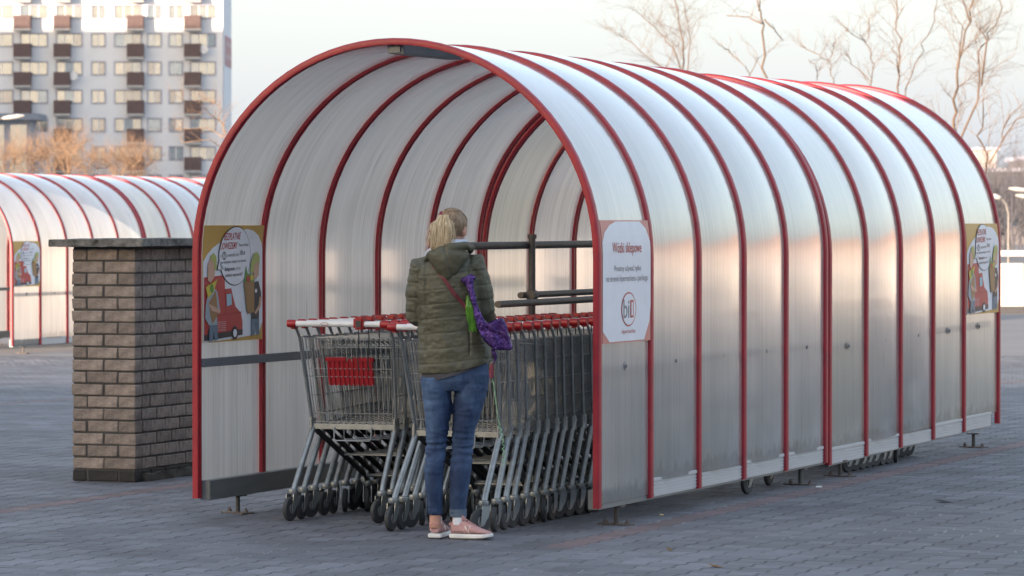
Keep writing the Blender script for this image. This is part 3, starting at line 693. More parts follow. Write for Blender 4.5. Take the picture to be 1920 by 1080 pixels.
# ------------------------------------------------------------------ buildings
M['render_white'] = mat('white_render', (0.74, 0.75, 0.77), 0.85, var=0.05, scale=0.3)
M['frame'] = mat('window_frame', (0.42, 0.42, 0.5), 0.6)
M['sash'] = mat('white_sash', (0.7, 0.7, 0.7), 0.5)
M['balcony'] = mat('brown_balcony', (0.14, 0.095, 0.092), 0.7, var=0.15, scale=3)
M['slab'] = mat('balcony_slab', (0.45, 0.44, 0.43), 0.8)
PANE = [mat('window_blind', c, 0.16, 0.86, var=0.12, scale=1.3) for c in ((0.56, 0.56, 0.54), (0.5, 0.52, 0.54), (0.6, 0.59, 0.57), (0.4, 0.46, 0.53), (0.22, 0.28, 0.36), (0.47, 0.46, 0.46))]
def tower():
    Y = 400.0; S = FPX / Y; hy = 540 - FPX * math.tan(PITCH)
    X = lambda u: (u - 960) / S
    Z = lambda v: CAMH + (hy - v) / S
    xr = X(418); base = Vector((xr, Y, 0)); root = empty('apartment_tower', base); tag(root, 'tall white apartment tower with brown balconies', 'building')
    lx = lambda u: X(u) - xr
    top = Z(-260); lft = lx(-420)
    cols = [(-120, -70), (-38, 26), (38, 91), (105, 156), (171, 199), (214, 267), (276, 304), (316, 344), (356, 406)]
    wall = MB()
    rows = [8.8 + 53.0 * i for i in range(-4, 8)]
    hts = 27.5
    # facade with true openings: piers between columns and bands between rows
    zs = sorted([(Z(r + hts), Z(r)) for r in rows])
    edges = [lft] + [e for c in cols for e in (lx(c[0]), lx(c[1]))] + [0]
    for i in range(0, len(edges), 2): wall.box(edges[i], edges[i + 1], 0, 0.4, 0, top)
    for (a, b) in cols:
        prev = 0
        for z0, z1 in zs: wall.box(lx(a), lx(b), 0.001, 0.4, prev, z0); prev = z1
        wall.box(lx(a), lx(b), 0.001, 0.4, prev, top)
    wall.box(lft, -0.002, 0.41, 12.5, 0, top - 0.01)
    wall.build('wall', M['render_white'], root)
    MB().box(-0.0, 0.06, 0.0, 0.6, 0, top).build('corner_strip', M['frame'], root)
    MB().box(0.001, 0.05, 3.0, 12.0, Z(120), Z(64)).build('painted_sign', mat('faded_red_sign', (0.5, 0.29, 0.29), 0.8), root)
    for v in (74, 98): MB().box(0.051, 0.07, 3.6, 11.4, Z(v + 9), Z(v)).build('sign_stripe', mat('faded_pink', (0.55, 0.4, 0.4), 0.8), root)
    rw = random.Random(4)
    for ri, r in enumerate(rows):
        z0, z1 = Z(r + hts), Z(r)
        if r > 330: continue
        for ci, (a, b) in enumerate(cols):
            if b < -5: continue
            x0, x1 = lx(a), lx(b); wd = x1 - x0
            f = MB(); t = 0.1
            f.box(x0, x1, -0.05, 0.12, z0, z0 + t); f.box(x0, x1, -0.05, 0.12, z1 - t, z1); f.box(x0, x0 + t, -0.049, 0.12, z0 + t, z1 - t); f.box(x1 - t, x1, -0.049, 0.12, z0 + t, z1 - t)
            wn = f.build('window', M['frame'], root)
            n = 2 if wd < 1.8 else 3; sw = (wd - 2 * t) / n
            for k in range(n):
                p0 = x0 + t + k * sw
                MB().box(p0 + 0.05, p0 + sw - 0.05, 0.10, 0.13, z0 + t + 0.05, z1 - t - 0.05).build('pane', rw.choices(PANE, (5, 4, 4, 2, 1.2, 2))[0], wn)
            sm = MB()
            for k in range(n):
                p0 = x0 + t + k * sw; sm.box(p0 - 0.045, p0 + 0.05, 0.06, 0.14, z0 + t, z1 - t)
            sm.build('sash', M['sash'], wn)
        for (a, b) in ((28, 60), (103, 134), (240, 271), (347, 378)):
            zb = Z(r + 46); z_ = Z(r + 21)
            bl = MB(); bl.box(lx(a), lx(b), -1.05, -0.98, zb, z_); bl.box(lx(a), lx(a) + 0.06, -0.98, -0.002, zb, z_); bl.box(lx(b) - 0.06, lx(b), -0.98, -0.002, zb, z_)
            n = 12
            for k in range(n): bl.box(lx(a) + (lx(b) - lx(a)) * (k + 0.15) / n, lx(a) + (lx(b) - lx(a)) * (k + 0.85) / n, -1.075, -1.051, zb + 0.05, z_ - 0.05)
            bo = bl.build('balcony', M['balcony'], root)
            MB().box(lx(a) - 0.03, lx(b) + 0.03, -1.1, -0.003, zb - 0.2, zb - 0.002).build('slab', M['slab'], bo)
    for (u, v) in ((140, 143), (384, 93)):          # satellite dishes
        d = MB().lathe([(0.42, 0), (0.3, 0.1), (0.05, 0.16)], 16, 'Y', (lx(u), -0.9, Z(v))).build('satellite_dish', M['sash'], root, smooth=60)
tower()
def block(name, label, x0, x1, y0, y1, h, floors, bays, wallm, face='north'):
    root = empty(name, (x0, y1, 0)); tag(root, label, 'building')
    L_ = x1 - x0; D = y1 - y0
    MB().box(0, L_, -D, 0, 0, h).build('wall', wallm, root)
    MB().box(-0.3, L_ + 0.3, -D - 0.3, 0.3, h - 0.35, h + 0.004).build('roof_edge', M['slab'], root)
    fh = (h - 0.6) / floors; bw = L_ / bays
    me = MB().box(0.2 * bw, 0.8 * bw, 0.004, 0.05, 0.3 * fh, 0.85 * fh).mesh('window', PANE[4])
    for i in range(floors):
        for k in range(bays): link('window', me, root, (k * bw, 0, i * fh))
    return root
# the store behind the viewer whose long shadow lies over the near car park, and a block shading the tower
block('store_building', 'long low store building behind the viewer', -170, 60, -60, -20, 10.2, 2, 40, mat('store_wall', (0.5, 0.5, 0.5), 0.8))
block('apartment_block', 'apartment block standing out of view to the left', -160, -78, 325, 341, 29.7, 9, 24, M['render_white'])
def pavilion():
    Y = 385.0; a = px(-60, 0, Y); b = px(74, 0, Y); zt = px(0, 213, Y).z
    root = empty('pavilion', (a.x, Y, gz(Y))); tag(root, 'grey flat-roofed low building at the left edge', 'building')
    L_ = b.x - a.x; zt -= gz(Y); wl = mat('blue_grey_cladding', (0.34, 0.38, 0.44), 0.7)
    MB().box(0, L_ - 0.9, 0.5, 6, 0, zt - 0.61).build('wall', wl, root)
    MB().box(-0.4, L_, -0.6, 6.4, zt - 0.6, zt).build('roof', mat('grey_roof', (0.22, 0.25, 0.3), 0.6), root)
    for u0, u1 in ((18, 50), (-30, 8)):
        x0, x1 = px(u0, 0, Y).x - a.x, px(u1, 0, Y).x - a.x
        w_ = MB().box(x0, x1, 0.44, 0.499, 1.0, zt - 1.0).build('window', M['frame'], root); MB().box(x0 + 0.05, x1 - 0.05, 0.42, 0.439, 1.05, zt - 1.05).build('pane', PANE[0], w_)
pavilion()
def street_lamp(label, Y, pole, arms, r=0.035):
    P = [px(u, v, Y) for u, v in pole]; g_ = Vector((P[0].x, Y, gz(Y)))
    root = empty('street_lamp', g_); tag(root, label, 'street lamp', 'street lamps')
    mt = M['lamp'] if 'lamp' in M else M.setdefault('lamp', mat('lamp_pole', (0.2, 0.19, 0.18), 0.5, 0.3))
    MB().tube([(0, 0, 0)] + [p_ - g_ for p_ in P], [r * 1.4] + [r] * (len(P) - 1) + [r * 0.7], 10).build('pole', mt, root, smooth=50)
    for u0, v0, u1, v1 in arms:
        a, b = px(u0, v0, Y) - g_, px(u1, v1, Y) - g_; d = (b - a)
        lp = MB().tube([a, a + d * 0.2, a + d * 0.7, b], [(0.04, 0.04), (0.11, 0.07), (0.12, 0.08), (0.05, 0.03)], 10, up=(0, 1, 0)).build('lamp_head', M['slab'], root, smooth=60)
street_lamp('street lamp with a white head over the low building at left', 130, [(-30, 300), (-30, 240), (-20, 226), (5, 222)], [(5, 222, 46, 217)])
street_lamp('curved street lamp beside the far end of the near shelter', 120, [(1891, 480), (1891, 400), (1886, 382), (1876, 371)], [(1878, 372, 1858, 366)])
street_lamp('twin-headed street lamp cut by the right edge', 150, [(1952, 480), (1952, 380), (1946, 362), (1936, 358)], [(1936, 358, 1891, 353), (1946, 372, 1904, 366)])

def parapet():
    Y = 88.0; x0 = 4.0; root = empty('parapet_wall', (x0, Y, gz(Y))); tag(root, 'low white parapet wall with a rail at the right edge', 'wall')
    zb = gz(Y); L_ = 130
    MB().box(0, L_, 0, 0.25, 0, px(0, 494, Y).z - zb).build('wall', mat('cream_wall', (0.68, 0.64, 0.58), 0.8, var=0.06, scale=1), root)
    MB().box(0, L_, 0.05, 0.18, px(0, 480, Y).z - zb, px(0, 470, Y).z - zb).build('rail', M['sash'], root)
    for i in range(88): MB().box(i * 1.48, i * 1.48 + 0.08, 0.07, 0.15, px(0, 494, Y).z - zb, px(0, 480, Y).z - zb).build('post', M['sash'], root)
    k = MB().box(-6, 60, 84.5, 85.1, gz(Y), gz(Y) + 0.14).build('kerb', mat('dark_kerb', (0.07, 0.07, 0.075), 0.9)); tag(k, 'dark kerb in front of the white wall', kind='structure')
parapet()
def far_row():
    Y = 330.0; S = FPX / Y
    for u0, u1, v, nm, col in ((1700, 1990, 322, 'long grey-brown block far behind the right end of the shelter', (0.15, 0.14, 0.15)), (1836, 1868, 282, 'pale distant building top above the grey-brown block', (0.51, 0.45, 0.42)), (1925, 2050, 300, 'dark distant block at the right edge', (0.2, 0.19, 0.2))):
        yy = Y if col[0] < 0.5 else Y + 60
        a, b = px(u0, v, yy), px(u1, v, yy)
        root = empty('distant_building', (a.x, yy, 0)); tag(root, label=nm, cat='building')
        MB().box(0, b.x - a.x, 0, 12, -1, a.z).build('wall', mat('distant_wall', col, 0.9, var=0.2, scale=0.4), root)
        MB().box(-0.3, b.x - a.x + 0.3, -0.3, 12.3, a.z + 0.002, a.z + 0.3).build('roof', M['frame'], root)
        n = int((b.x - a.x) / 2.4)
        for i in range(n):
            for zz in (1.2, 3.9):
                if zz + 1.3 < a.z: MB().box(i * 2.4 + 0.5, i * 2.4 + 1.9, -0.05, -0.002, zz, zz + 1.3).build('window', PANE[3 + i % 2], root)
far_row()

# a sunlit hall right of the view: it is what the outer panels mirror
def hall():
    root = empty('retail_hall', (26, 92, gz(92))); tag(root, 'pale sunlit hall out of view on the right', 'building')
    MB().box(0, 110, 0, 30, 0, 3.2).build('wall', mat('cream_cladding', (0.5, 0.38, 0.32), 0.8, var=0.06, scale=0.5), root)
    MB().box(-0.2, 110.2, -0.2, 30.2, 3.2, 5.0).build('fascia', mat('brick_red_fascia', (0.36, 0.24, 0.2), 0.8, var=0.15, scale=0.5), root)
hall()

# ------------------------------------------------------------------ bare trees
M['bark'] = mat('grey_brown_bark', (0.14, 0.1, 0.075), 0.9, var=0.25, scale=3, bump=0.4)
M['twig'] = mat('tan_twigs', (0.15, 0.11, 0.085), 0.9, var=0.2, scale=2)
M['twig_orange'] = mat('orange_twigs', (0.23, 0.15, 0.095), 0.9, var=0.25, scale=2)
def twigs(mb, p, d, length, rad, depth, rnd, grav=0.0):
    n = 4; pts = [p.copy()]; q = p.copy(); dd = d.copy()
    for i in range(n):
        dd = (dd + Vector((rnd.gauss(0, .16), rnd.gauss(0, .16), rnd.gauss(0, .12) + grav))).normalized()
        q = q + dd * (length / n); pts.append(q.copy())
    mb.tube(pts, [rad * (1 - 0.65 * i / n) for i in range(n + 1)], 3 if rad < 0.02 else 5, False)
    if depth <= 0: return
    for i in range(1, n + 1):
        for _ in range(rnd.choice((1, 1, 2)) if i < n else 2):
            ax = Vector((rnd.gauss(0, 1), rnd.gauss(0, 1), rnd.gauss(0, 1))).normalized()
            nd = (Matrix.Rotation(rnd.uniform(0.35, 0.95), 3, dd.cross(ax).normalized()) @ dd)
            nd.z += 0.12; nd.normalize()
            twigs(mb, pts[i], nd, length * rnd.uniform(0.45, 0.7), rad * 0.45, depth - 1, rnd, grav)
def bare_tree(label, Y, stems, seed, r0=0.09, dens=5, tl=1.2, depth=2, mt='twig', group='bare trees behind the shelter', name='bare_tree', bark='bark'):
    rnd = random.Random(seed)
    S0 = [px(u, v, Y) for u, v in stems[0]]; g_ = Vector((S0[0].x, Y, gz(Y)))
    root = empty(name, g_); tag(root, label, 'tree' if name == 'bare_tree' else 'shrub', group)
    tr, cr = MB(), MB()
    for si, st in enumerate(stems):
        P = [px(u, v, Y) - g_ for u, v in st]
        for i in range(len(P)): P[i] = P[i] + Vector((0, (0 if i == 0 else rnd.uniform(-.4, .4)) + (rnd.uniform(-.3, .3) * si), 0))
        rr = r0 * (0.42 if si == 0 else 0.23)
        if si == 0: P = [Vector((0, 0, 0))] + P
        Q = []
        for i in range(len(P) - 1):
            for k in range(4): Q.append(P[i].lerp(P[i + 1], k / 4) + Vector((rnd.gauss(0, .03), rnd.gauss(0, .03), 0)) * (1 if i else 0.2))
        Q.append(P[-1]); n = len(Q)
        tr.tube(Q, [max(rr * (1 - 0.7 * i / (n - 1)), 0.01) for i in range(n)], 8, True)
        lo = n // 3 if si == 0 else n // 5
        for i in range(lo, n):
            for _ in range(dens if i < n - 1 else dens + 2):
                if rnd.random() < 0.76: continue
                t = (Q[i] - Q[i - 1]).normalized()
                a = rnd.uniform(0, 2 * math.pi); side = Vector((math.cos(a), math.sin(a) * 0.8, 0.55)).normalized()
                nd = (t * 0.55 + side).normalized()
                twigs(cr, Q[i], nd, tl * rnd.uniform(0.5, 1.25) * (1.15 - 0.5 * i / n), max(rr * 0.22, 0.006), depth, rnd)
    tr.build('trunk', M[bark], root, smooth=60); link('crown', cr.mesh('crown', M[mt], fix=False), root)
bare_tree('finely branched bare tree nearest the shelter crown, leftmost of the row', 95, [[(1285, 300), (1284, 150), (1276, 80), (1265, 0), (1262, -60)], [(1284, 150), (1262, 90), (1228, 50), (1200, 25)], [(1286, 160), (1292, 80), (1281, 10)], [(1284, 140), (1235, 125), (1190, 85), (1165, 65)]], 2, 0.075, 6, 0.8)
bare_tree('straight single-trunk bare tree behind the middle of the shelter', 85, [[(1436, 300), (1434, 150), (1428, 60), (1422, 10), (1410, -60)], [(1426, 45), (1400, 32), (1365, 27)], [(1424, 20), (1430, -30)], [(1430, 38), (1446, 55), (1468, 75)]], 3, 0.085, 1, 0.5, 1)
bare_tree('low spreading bare tree just right of the straight trunk', 90, [[(1408, 300), (1408, 150), (1396, 125), (1372, 98), (1355, 90)], [(1406, 140), (1420, 110)]], 33, 0.035, 2, 0.6, 1)
bare_tree('small forked bare tree over the sunlit hoops', 92, [[(1558, 300), (1558, 150), (1550, 115), (1530, 100), (1500, 85)], [(1552, 120), (1562, 95), (1565, 80)], [(1532, 150), (1530, 130), (1518, 112)]], 4, 0.04, 3, 0.6, 1)
bare_tree('thin leaning bare tree above the red sunlit hoops', 92, [[(1634, 300), (1633, 160), (1638, 120), (1625, 80), (1615, 70)], [(1633, 155), (1605, 120), (1588, 100)], [(1624, 78), (1590, 60), (1583, 48)], [(1622, 75), (1624, 40)]], 5, 0.05, 3, 0.6, 1)
bare_tree('tall bare tree with two upright stems', 85, [[(1684, 320), (1684, 180), (1686, 110), (1682, 40), (1686, -40)], [(1697, 190), (1705, 150), (1730, 95), (1745, 40), (1760, -20)], [(1682, 140), (1674, 115), (1668, 90)], [(1684, 40), (1700, 10)]], 6, 0.07, 3, 0.7, 1)
bare_tree('largest bare tree with forked pale trunks', 75, [[(1800, 420), (1800, 265), (1788, 210), (1794, 120), (1812, 40), (1830, -40)], [(1802, 262), (1830, 190), (1838, 100), (1865, 50), (1885, -20)], [(1792, 130), (1798, 50)], [(1812, 45), (1802, -20)], [(1838, 160), (1842, 80), (1838, 50)]], 8, 0.095, 4, 0.7, 2)
bare_tree('crooked bare tree beside the last hoop', 70, [[(1842, 480), (1845, 330), (1852, 305), (1838, 255), (1838, 190)], [(1852, 308), (1878, 265), (1895, 215)], [(1875, 268), (1905, 225), (1925, 215)]], 9, 0.07, 3, 0.7, 1)
bare_tree('sunlit bare tree in front of the tower, behind the left hoop', 100, [[(440, 420), (438, 330), (428, 270), (415, 225), (405, 195)], [(432, 290), (395, 262), (345, 268)], [(428, 262), (390, 240), (330, 243)], [(418, 232), (385, 205), (350, 190)]], 12, 0.06, 4, 0.7, 1, 'twig_orange', bark='twig_orange')
for i, (u, vt, wd) in enumerate(((10, 280, 30), (52, 284, 30), (95, 276, 34), (128, 256, 30), (172, 300, 30), (222, 292, 34), (256, 288, 28))):
    names = ['leftmost', 'second', 'third', 'tallest', 'fifth', 'sixth', 'last']
    bare_tree(f'{names[i]} of the orange bare shrubs above the distant shelter, counted from the left' if i != 3 else 'tallest of the orange bare shrubs above the distant shelter', 105 + (i % 3) * 4,
        [[(u, 400), (u + 2, 340), (u - 3, (vt + 330) / 2), (u + 4, vt)]] + [[(u, 350), (u + k * wd * 0.5, (vt + 335) / 2), (u + k * wd * 0.85, vt + 14)] for k in (-1, -0.5, 0.5, 1)], 40 + i, 0.035, 5, 0.62, 2, 'twig_orange', 'orange shrubs before the tower', 'bare_shrub', 'twig_orange')
rnd = random.Random(77); wd_ = MB()                 # far wood edge at the right
for i in range(70):
    Y = rnd.uniform(190, 240); u = rnd.uniform(1660, 1960); b = px(u, 0, Y); b.z = 0
    twigs(wd_, b, Vector((0, 0, 1)), rnd.uniform(2.0, 3.2), 0.06, 3, rnd, 0.05)
o = link('distant_thicket', wd_.mesh('distant_thicket', mat('hazed_twigs', (0.085, 0.085, 0.1), 0.9), fix=False)); tag(o, 'brown distant thicket behind the right end of the shelter', 'thicket', kind='stuff')  # dark grey-blue twig colour stands in for distance haze and shade

# ------------------------------------------------------------------ woman at the carts
def person():
    PX, PY = (858 - 960) / 364.0, 21.15
    base = Vector((PX, PY, 0))
    def q(u, v, y=0.0): return Vector(((u - 858) / 364.0, y, (1011 - v) / 364.0))
    skin = mat('skin', (0.5, 0.27, 0.2), 0.55, var=0.08, scale=20)
    olive = mat('olive_quilted_fabric', (0.075, 0.073, 0.046), 0.5, var=0.14, scale=14, bump=0.5, bscale=45)
    denim = mat('blue_denim', (0.015, 0.035, 0.095), 0.8, col2=(0.1, 0.18, 0.33), scale=5.0, stretch=(1, 1, 0.45), bump=0.35, bscale=220, contrast=(0.42, 0.78))
    grey = mat('grey_jersey', (0.06, 0.06, 0.07), 0.9)
    pale = mat('pale_scarf', (0.45, 0.5, 0.6), 0.9, bump=0.4, bscale=90)
    pink = mat('pink_suede', (0.5, 0.29, 0.28), 0.8, var=0.14, scale=30, bump=0.3, bscale=150)
    white = mat('white_rubber', (0.75, 0.75, 0.74), 0.5)
    blonde = mat('blonde_hair', (0.4, 0.29, 0.17), 0.42, col2=(0.8, 0.69, 0.5), scale=7, stretch=(9, 9, 1))
    brownh = mat('dark_blonde_hair', (0.15, 0.09, 0.052), 0.42, col2=(0.36, 0.25, 0.15), scale=9, stretch=(6, 6, 2))
    maroon = mat('maroon_leather', (0.13, 0.018, 0.025), 0.5)
    scr = mat('crimson_velvet', (0.2, 0.02, 0.045), 0.8, bump=0.6, bscale=80)

    # leg centre lines: (photo x, photo y, half width px, depth offset, depth radius)
    LL = [(818, 708, 30, 0.0, .105), (819, 740, 27.5, 0.0, .095), (821, 777, 24.5, .005, .085), (819.5, 815, 20.5, .01, .07), (817, 848, 19.2, .01, .06), (813.5, 881, 18.6, -.012, .062), (814.3, 923, 16.2, -.008, .052), (815.5, 950, 14.2, .0, .043), (816, 966, 14.0, .0, .042)]
    RL = [(885, 700, 34, 0.0, .108), (883, 735, 31, 0.0, .1), (875.5, 777, 26, .005, .086), (868.5, 812, 21.3, .012, .07), (867, 843, 20, .012, .06), (863.7, 881, 21, -.012, .064), (860.3, 923, 17.7, -.008, .053), (858.5, 950, 15.6, .0, .045), (858.5, 968, 15.4, .0, .043)]
    def leg(mb, L_, grow=0.0, lo=0, hi=99, extra=None):
        rings = []
        for u, v, hw, dy, ry in L_[lo:hi]:
            p_ = q(u, v, dy); rings.append((p_.x, p_.y, p_.z, hw / 364 + grow, ry + grow))
        mb.loft(rings, 24)
    # body: one continuous skin
    b = MB()
    for L_ in (LL, RL):
        leg(b, L_, -0.012)
        u, v = L_[-1][0], 985
        p_ = q(u, 962); e = q(u, 992); b.tube([p_, e], [0.03, 0.032], 14)
    hp = q(852, 690)
    tor = [(852, 715, .13, .095), (852, 690, .145, .105), (848, 640, .125, .09), (842, 590, .125, .09), (838, 540, .14, .1), (837, 505, .15, .09), (838, 488, .1, .06)]
    b.loft([(q(u, v).x, 0.0, q(u, v).z, rx, ry) for u, v, rx, ry in tor], 24)
    hd = q(849, 431, 0.045); b.tube([q(840, 500, 0.0), q(844, 470, 0.015), hd + Vector((0, -0.01, -0.04))], [0.06, 0.05, 0.052], 16)
    yaw = R(-26); Rz = Matrix.Rotation(yaw, 3, 'Z') @ Matrix.Rotation(R(-12), 3, 'X')      # head turned right, a little down
    def H(x, y, z): return hd + Rz @ Vector((x, y, z))
    def blob(mb, c, rx, ry, rz, n=16, k=10, M3=None):
        vs, fs = [], []
        for i in range(k + 1):
            f = -math.pi / 2 + math.pi * i / k
            for j in range(n):
                g_ = 2 * math.pi * j / n; p_ = Vector((rx * math.cos(f) * math.cos(g_), ry * math.cos(f) * math.sin(g_), rz * math.sin(f)))
                vs.append(c + ((M3 or Matrix.Identity(3)) @ p_))
        fs = [(i*n+j, i*n+(j+1)%n, (i+1)*n+(j+1)%n, (i+1)*n+j) for i in range(k) for j in range(n)]
        mb.add(vs, fs)
    blob(b, H(0, -0.006, 0.018), 0.068, 0.088, 0.082, M3=Rz); blob(b, H(0, 0.034, -0.045), 0.052, 0.058, 0.07, M3=Rz)
    b.tube([H(0, 0.08, 0.012), H(0, 0.102, -0.022), H(0, 0.088, -0.034)], [0.009, 0.013, 0.009], 8)        # nose
    b.tube([H(-0.02, 0.088, -0.062), H(0.02, 0.088, -0.062)], 0.008, 8); b.tube([H(-0.018, 0.086, -0.073), H(0.018, 0.086, -0.073)], 0.009, 8)
    for s in (-1, 1):
        blob(b, H(s * 0.07, -0.002, -0.01), 0.011, 0.02, 0.033, 10, 8, Rz); blob(b, H(s * 0.028, 0.083, 0.012), 0.016, 0.008, 0.008, 10, 6, Rz)
    # arms down to hands that rest on the cart handle
    hand = {}
    for s, sh_, el, wr in ((-1, q(783, 507), q(779, 597, 0.03), Vector((-0.13, 0.27, 1.10))), (1, q(898, 500), q(911, 583, 0.04), Vector((0.15, 0.28, 1.10)))):
        b.tube([q(838, 505), sh_, sh_.lerp(el, .5), el, el.lerp(wr, .5), wr], [.06, .05, .042, .036, .031, .024], 12)
        pal = wr + Vector((-s * 0.01, 0.055, 0.01)); b.tube([wr, wr.lerp(pal, .5), pal], [(.026, .018), (.04, .016), (.042, .015)], 12, up=(1, 0, 0))
        for k, ln in enumerate((0.068, 0.078, 0.072, 0.056)):
            x0 = (k - 1.5) * 0.021 * s; r0 = pal + Vector((x0, 0.0, 0))
            b.tube([r0, r0 + Vector((0, ln * .45, .004)), r0 + Vector((0, ln * .72, -.02)), r0 + Vector((0, ln * .62, -.045))], [.0085, .0082, .0075, .0065], 8)
        t0 = wr + Vector((-s * 0.03, 0.02, 0)); b.tube([t0, t0 + Vector((-s * .022, .025, -.008)), t0 + Vector((-s * .024, .05, -.026))], [.011, .0095, .008], 8)
    bm_ = remesh(b, 'person', skin, 0.0065, 3); body = link('person', bm_, None, base)
    tag(body, 'woman in olive quilted jacket and jeans standing behind the carts', 'person')
    # jeans
    j = MB(); leg(j, LL); leg(j, RL); c0 = q(852, 700)
    j.loft([(q(853, 733).x, 0, q(853, 733).z, .115, .09), (q(853, 715).x, 0, q(853, 715).z, .168, .115), (q(853, 690).x, 0, q(853, 690).z, .174, .12), (q(852, 660).x, 0, q(852, 660).z, .155, .11)], 28)
    jm = remesh(j, 'jeans', denim, 0.006, 5)
    def folds(c, n):
        z = c[2]; k = math.exp(-((z - 0.47) / 0.11) ** 2) + 0.75 * math.exp(-((z - 0.1) / 0.05) ** 2) + 0.45 * math.exp(-((z - 0.7) / 0.1) ** 2) + .12
        v = mnoise.noise(Vector((c[0] * 7, c[1] * 7, z * 34))); w_ = mnoise.noise(Vector((c[0] * 11 + 5, c[1] * 11, z * 62)))
        return k * (0.0075 * (abs(v) * -2 + .5) + 0.003 * w_)
    displace(jm, folds); jo = link('jeans', jm, body)
    cu = MB(); p_ = q(858.7, 963); cu.loft([(p_.x, 0, p_.z - .018, .0445, .0455), (p_.x, 0, p_.z + .022, .0455, .0465)], 24); cu.build('cuff', mat('denim_inside', (0.1, 0.14, 0.2), .85, bump=.3, bscale=200), jo, smooth=60)
    pk = MB()
    for zz, x0, x1 in ((q(0, 706).z, .075, .135),):
        pk.tube([(x0, -.122, zz), (x0 + .01, -.122, zz - .05), ((x0 + x1) / 2, -.118, zz - .07), (x1 - .005, -.1, zz - .045), (x1, -.1, zz + .01)], .0016, 4)
    pk.build('pocket_seam', denim, jo)
    # jacket
    t = MB()
    rows = [(855, 700, 72, .125, 2.3), (855, 685, 71.5, .128, 2.3), (851, 655, 68, .122, 2.3), (846, 620, 62, .115, 2.2), (842, 585, 59, .118, 2.2), (839, 550, 60, .125, 2.2), (838, 520, 62, .12, 2.2), (838, 497, 58, .1, 2.2), (838, 482, 44, .08, 2), (839, 470, 27, .062, 2)]
    t.loft([(q(u, v).x, 0.0, q(u, v).z, hw / 364, ry, pw) for u, v, hw, ry, pw in rows], 32)
    for s, sh_, el, wr in ((-1, q(787, 505), q(781, 592, 0.02), Vector((-0.135, 0.26, 1.10))), (1, q(893, 499), q(907, 580, 0.02), Vector((0.155, 0.27, 1.10)))):
        t.tube([q(838, 505), sh_, sh_.lerp(el, .5), el, el.lerp(wr, .35), wr], [.075, .07, .066, .06, .054, .042], 16)
    jk = remesh(t, 'jacket', olive, 0.005, 8)
    hem0 = q(0, 703).z
    def quilt(c, n):
        x, y, z = c
        arm = abs(x + 0.04) > 0.165 and z > 1.08
        zz = z + (-0.10 * (x + 0.05) if not arm else -0.12 * abs(x)) + 0.006 * mnoise.noise(Vector((x * 9, y * 9, z * 4)))
        ph = (zz / 0.076) % 1.0; d = min(ph, 1 - ph) * 0.076
        seam = -0.003 * math.exp(-(d / 0.004) ** 2)
        wr_ = mnoise.noise(Vector((x * 13 + z * 6, y * 9, z * 20))) * 0.0055 + mnoise.noise(Vector((x * 30, y * 30, z * 55))) * 0.0022
        side = -0.006 * math.exp(-((abs(x + 0.05) - 0.115) / 0.006) ** 2) if (y < 0 and z > .95) else 0
        return seam + wr_ + side
    displace(jk, quilt)
    bm = bmesh.new(); bm.from_mesh(jk)                                     # slanting curved hem
    bmesh.ops.bisect_plane(bm, geom=bm.verts[:] + bm.edges[:] + bm.faces[:], plane_co=q(855, 690), plane_no=Vector((-0.235, -0.12, 1)).normalized(), clear_inner=True)
    ed = [e for e in bm.edges if e.is_boundary]
    r_ = bmesh.ops.extrude_edge_only(bm, edges=ed); vv = [v for v in r_['geom'] if isinstance(v, bmesh.types.BMVert)]
    cx = q(855, 690)
    for v in vv: v.co += (Vector((cx.x, 0, v.co.z)) - v.co) * 0.09 + Vector((0, 0, 0.002))
    bm.to_mesh(jk); bm.free(); jk.polygons.foreach_set('use_smooth', [True] * len(jk.polygons))
    jo2 = link('jacket', jk, body)
    bvh = BVHTree.FromPolygons([v.co.copy() for v in jk.vertices], [tuple(p_.vertices) for p_ in jk.polygons])
    def back(u, v, lift=0.004):
        p_ = q(u, v); h_ = bvh.ray_cast(Vector((p_.x, -1, p_.z)), Vector((0, 1, 0)))[0]
        return Vector((p_.x, (h_.y if h_ else -0.1) - lift, p_.z))
    gl = MB(); p_ = q(853, 700); gl.loft([(p_.x, .0, q(0, 745).z, .170, .122), (p_.x, .0, q(0, 715).z, .174, .126), (p_.x, .0, q(0, 690).z, .172, .124), (p_.x, 0, q(0, 675).z, .166, .118)], 32)
    gm_ = remesh(gl, 'shirt_hem', grey, .006, 3); displace(gm_, lambda c, n: mnoise.noise(Vector(c) * 30) * .003)
    bm = bmesh.new(); bm.from_mesh(gm_); bmesh.ops.bisect_plane(bm, geom=bm.verts[:] + bm.edges[:] + bm.faces[:], plane_co=q(855, 696.5), plane_no=Vector((-0.30, -0.12, 1)).normalized(), clear_inner=True); bm.to_mesh(gm_); bm.free()
    link('shirt_hem', gm_, body)
    # hood: soft pouch hanging between the shoulders with a rolled rim round the neck
    hb = MB()
    rim = [q(797, 487, -.045), q(806, 478, -.085), q(828, 470, -.115), q(852, 463, -.115), q(874, 460, -.085), q(884, 466, -.03), q(880, 474, .04)]
    hb.tube(rim, [.014, .02, .023, .023, .022, .02, .014], 12)
    pouch = [(836, 524, 10, .018), (839, 512, 20, .032), (840, 498, 29, .042), (841, 484, 38, .045), (841, 472, 40, .042)]
    hb.loft([(q(u, v).x, -0.105, q(u, v).z, hw / 364, ry) for u, v, hw, ry in pouch], 24)
    hm = remesh(hb, 'hood', olive, .006, 7); displace(hm, lambda c, n: mnoise.noise(Vector(c) * 26) * .004 - .006 * math.exp(-((c[0] + .035 + (c[2] - 1.4) * .3) / .006) ** 2)); link('hood', hm, body)
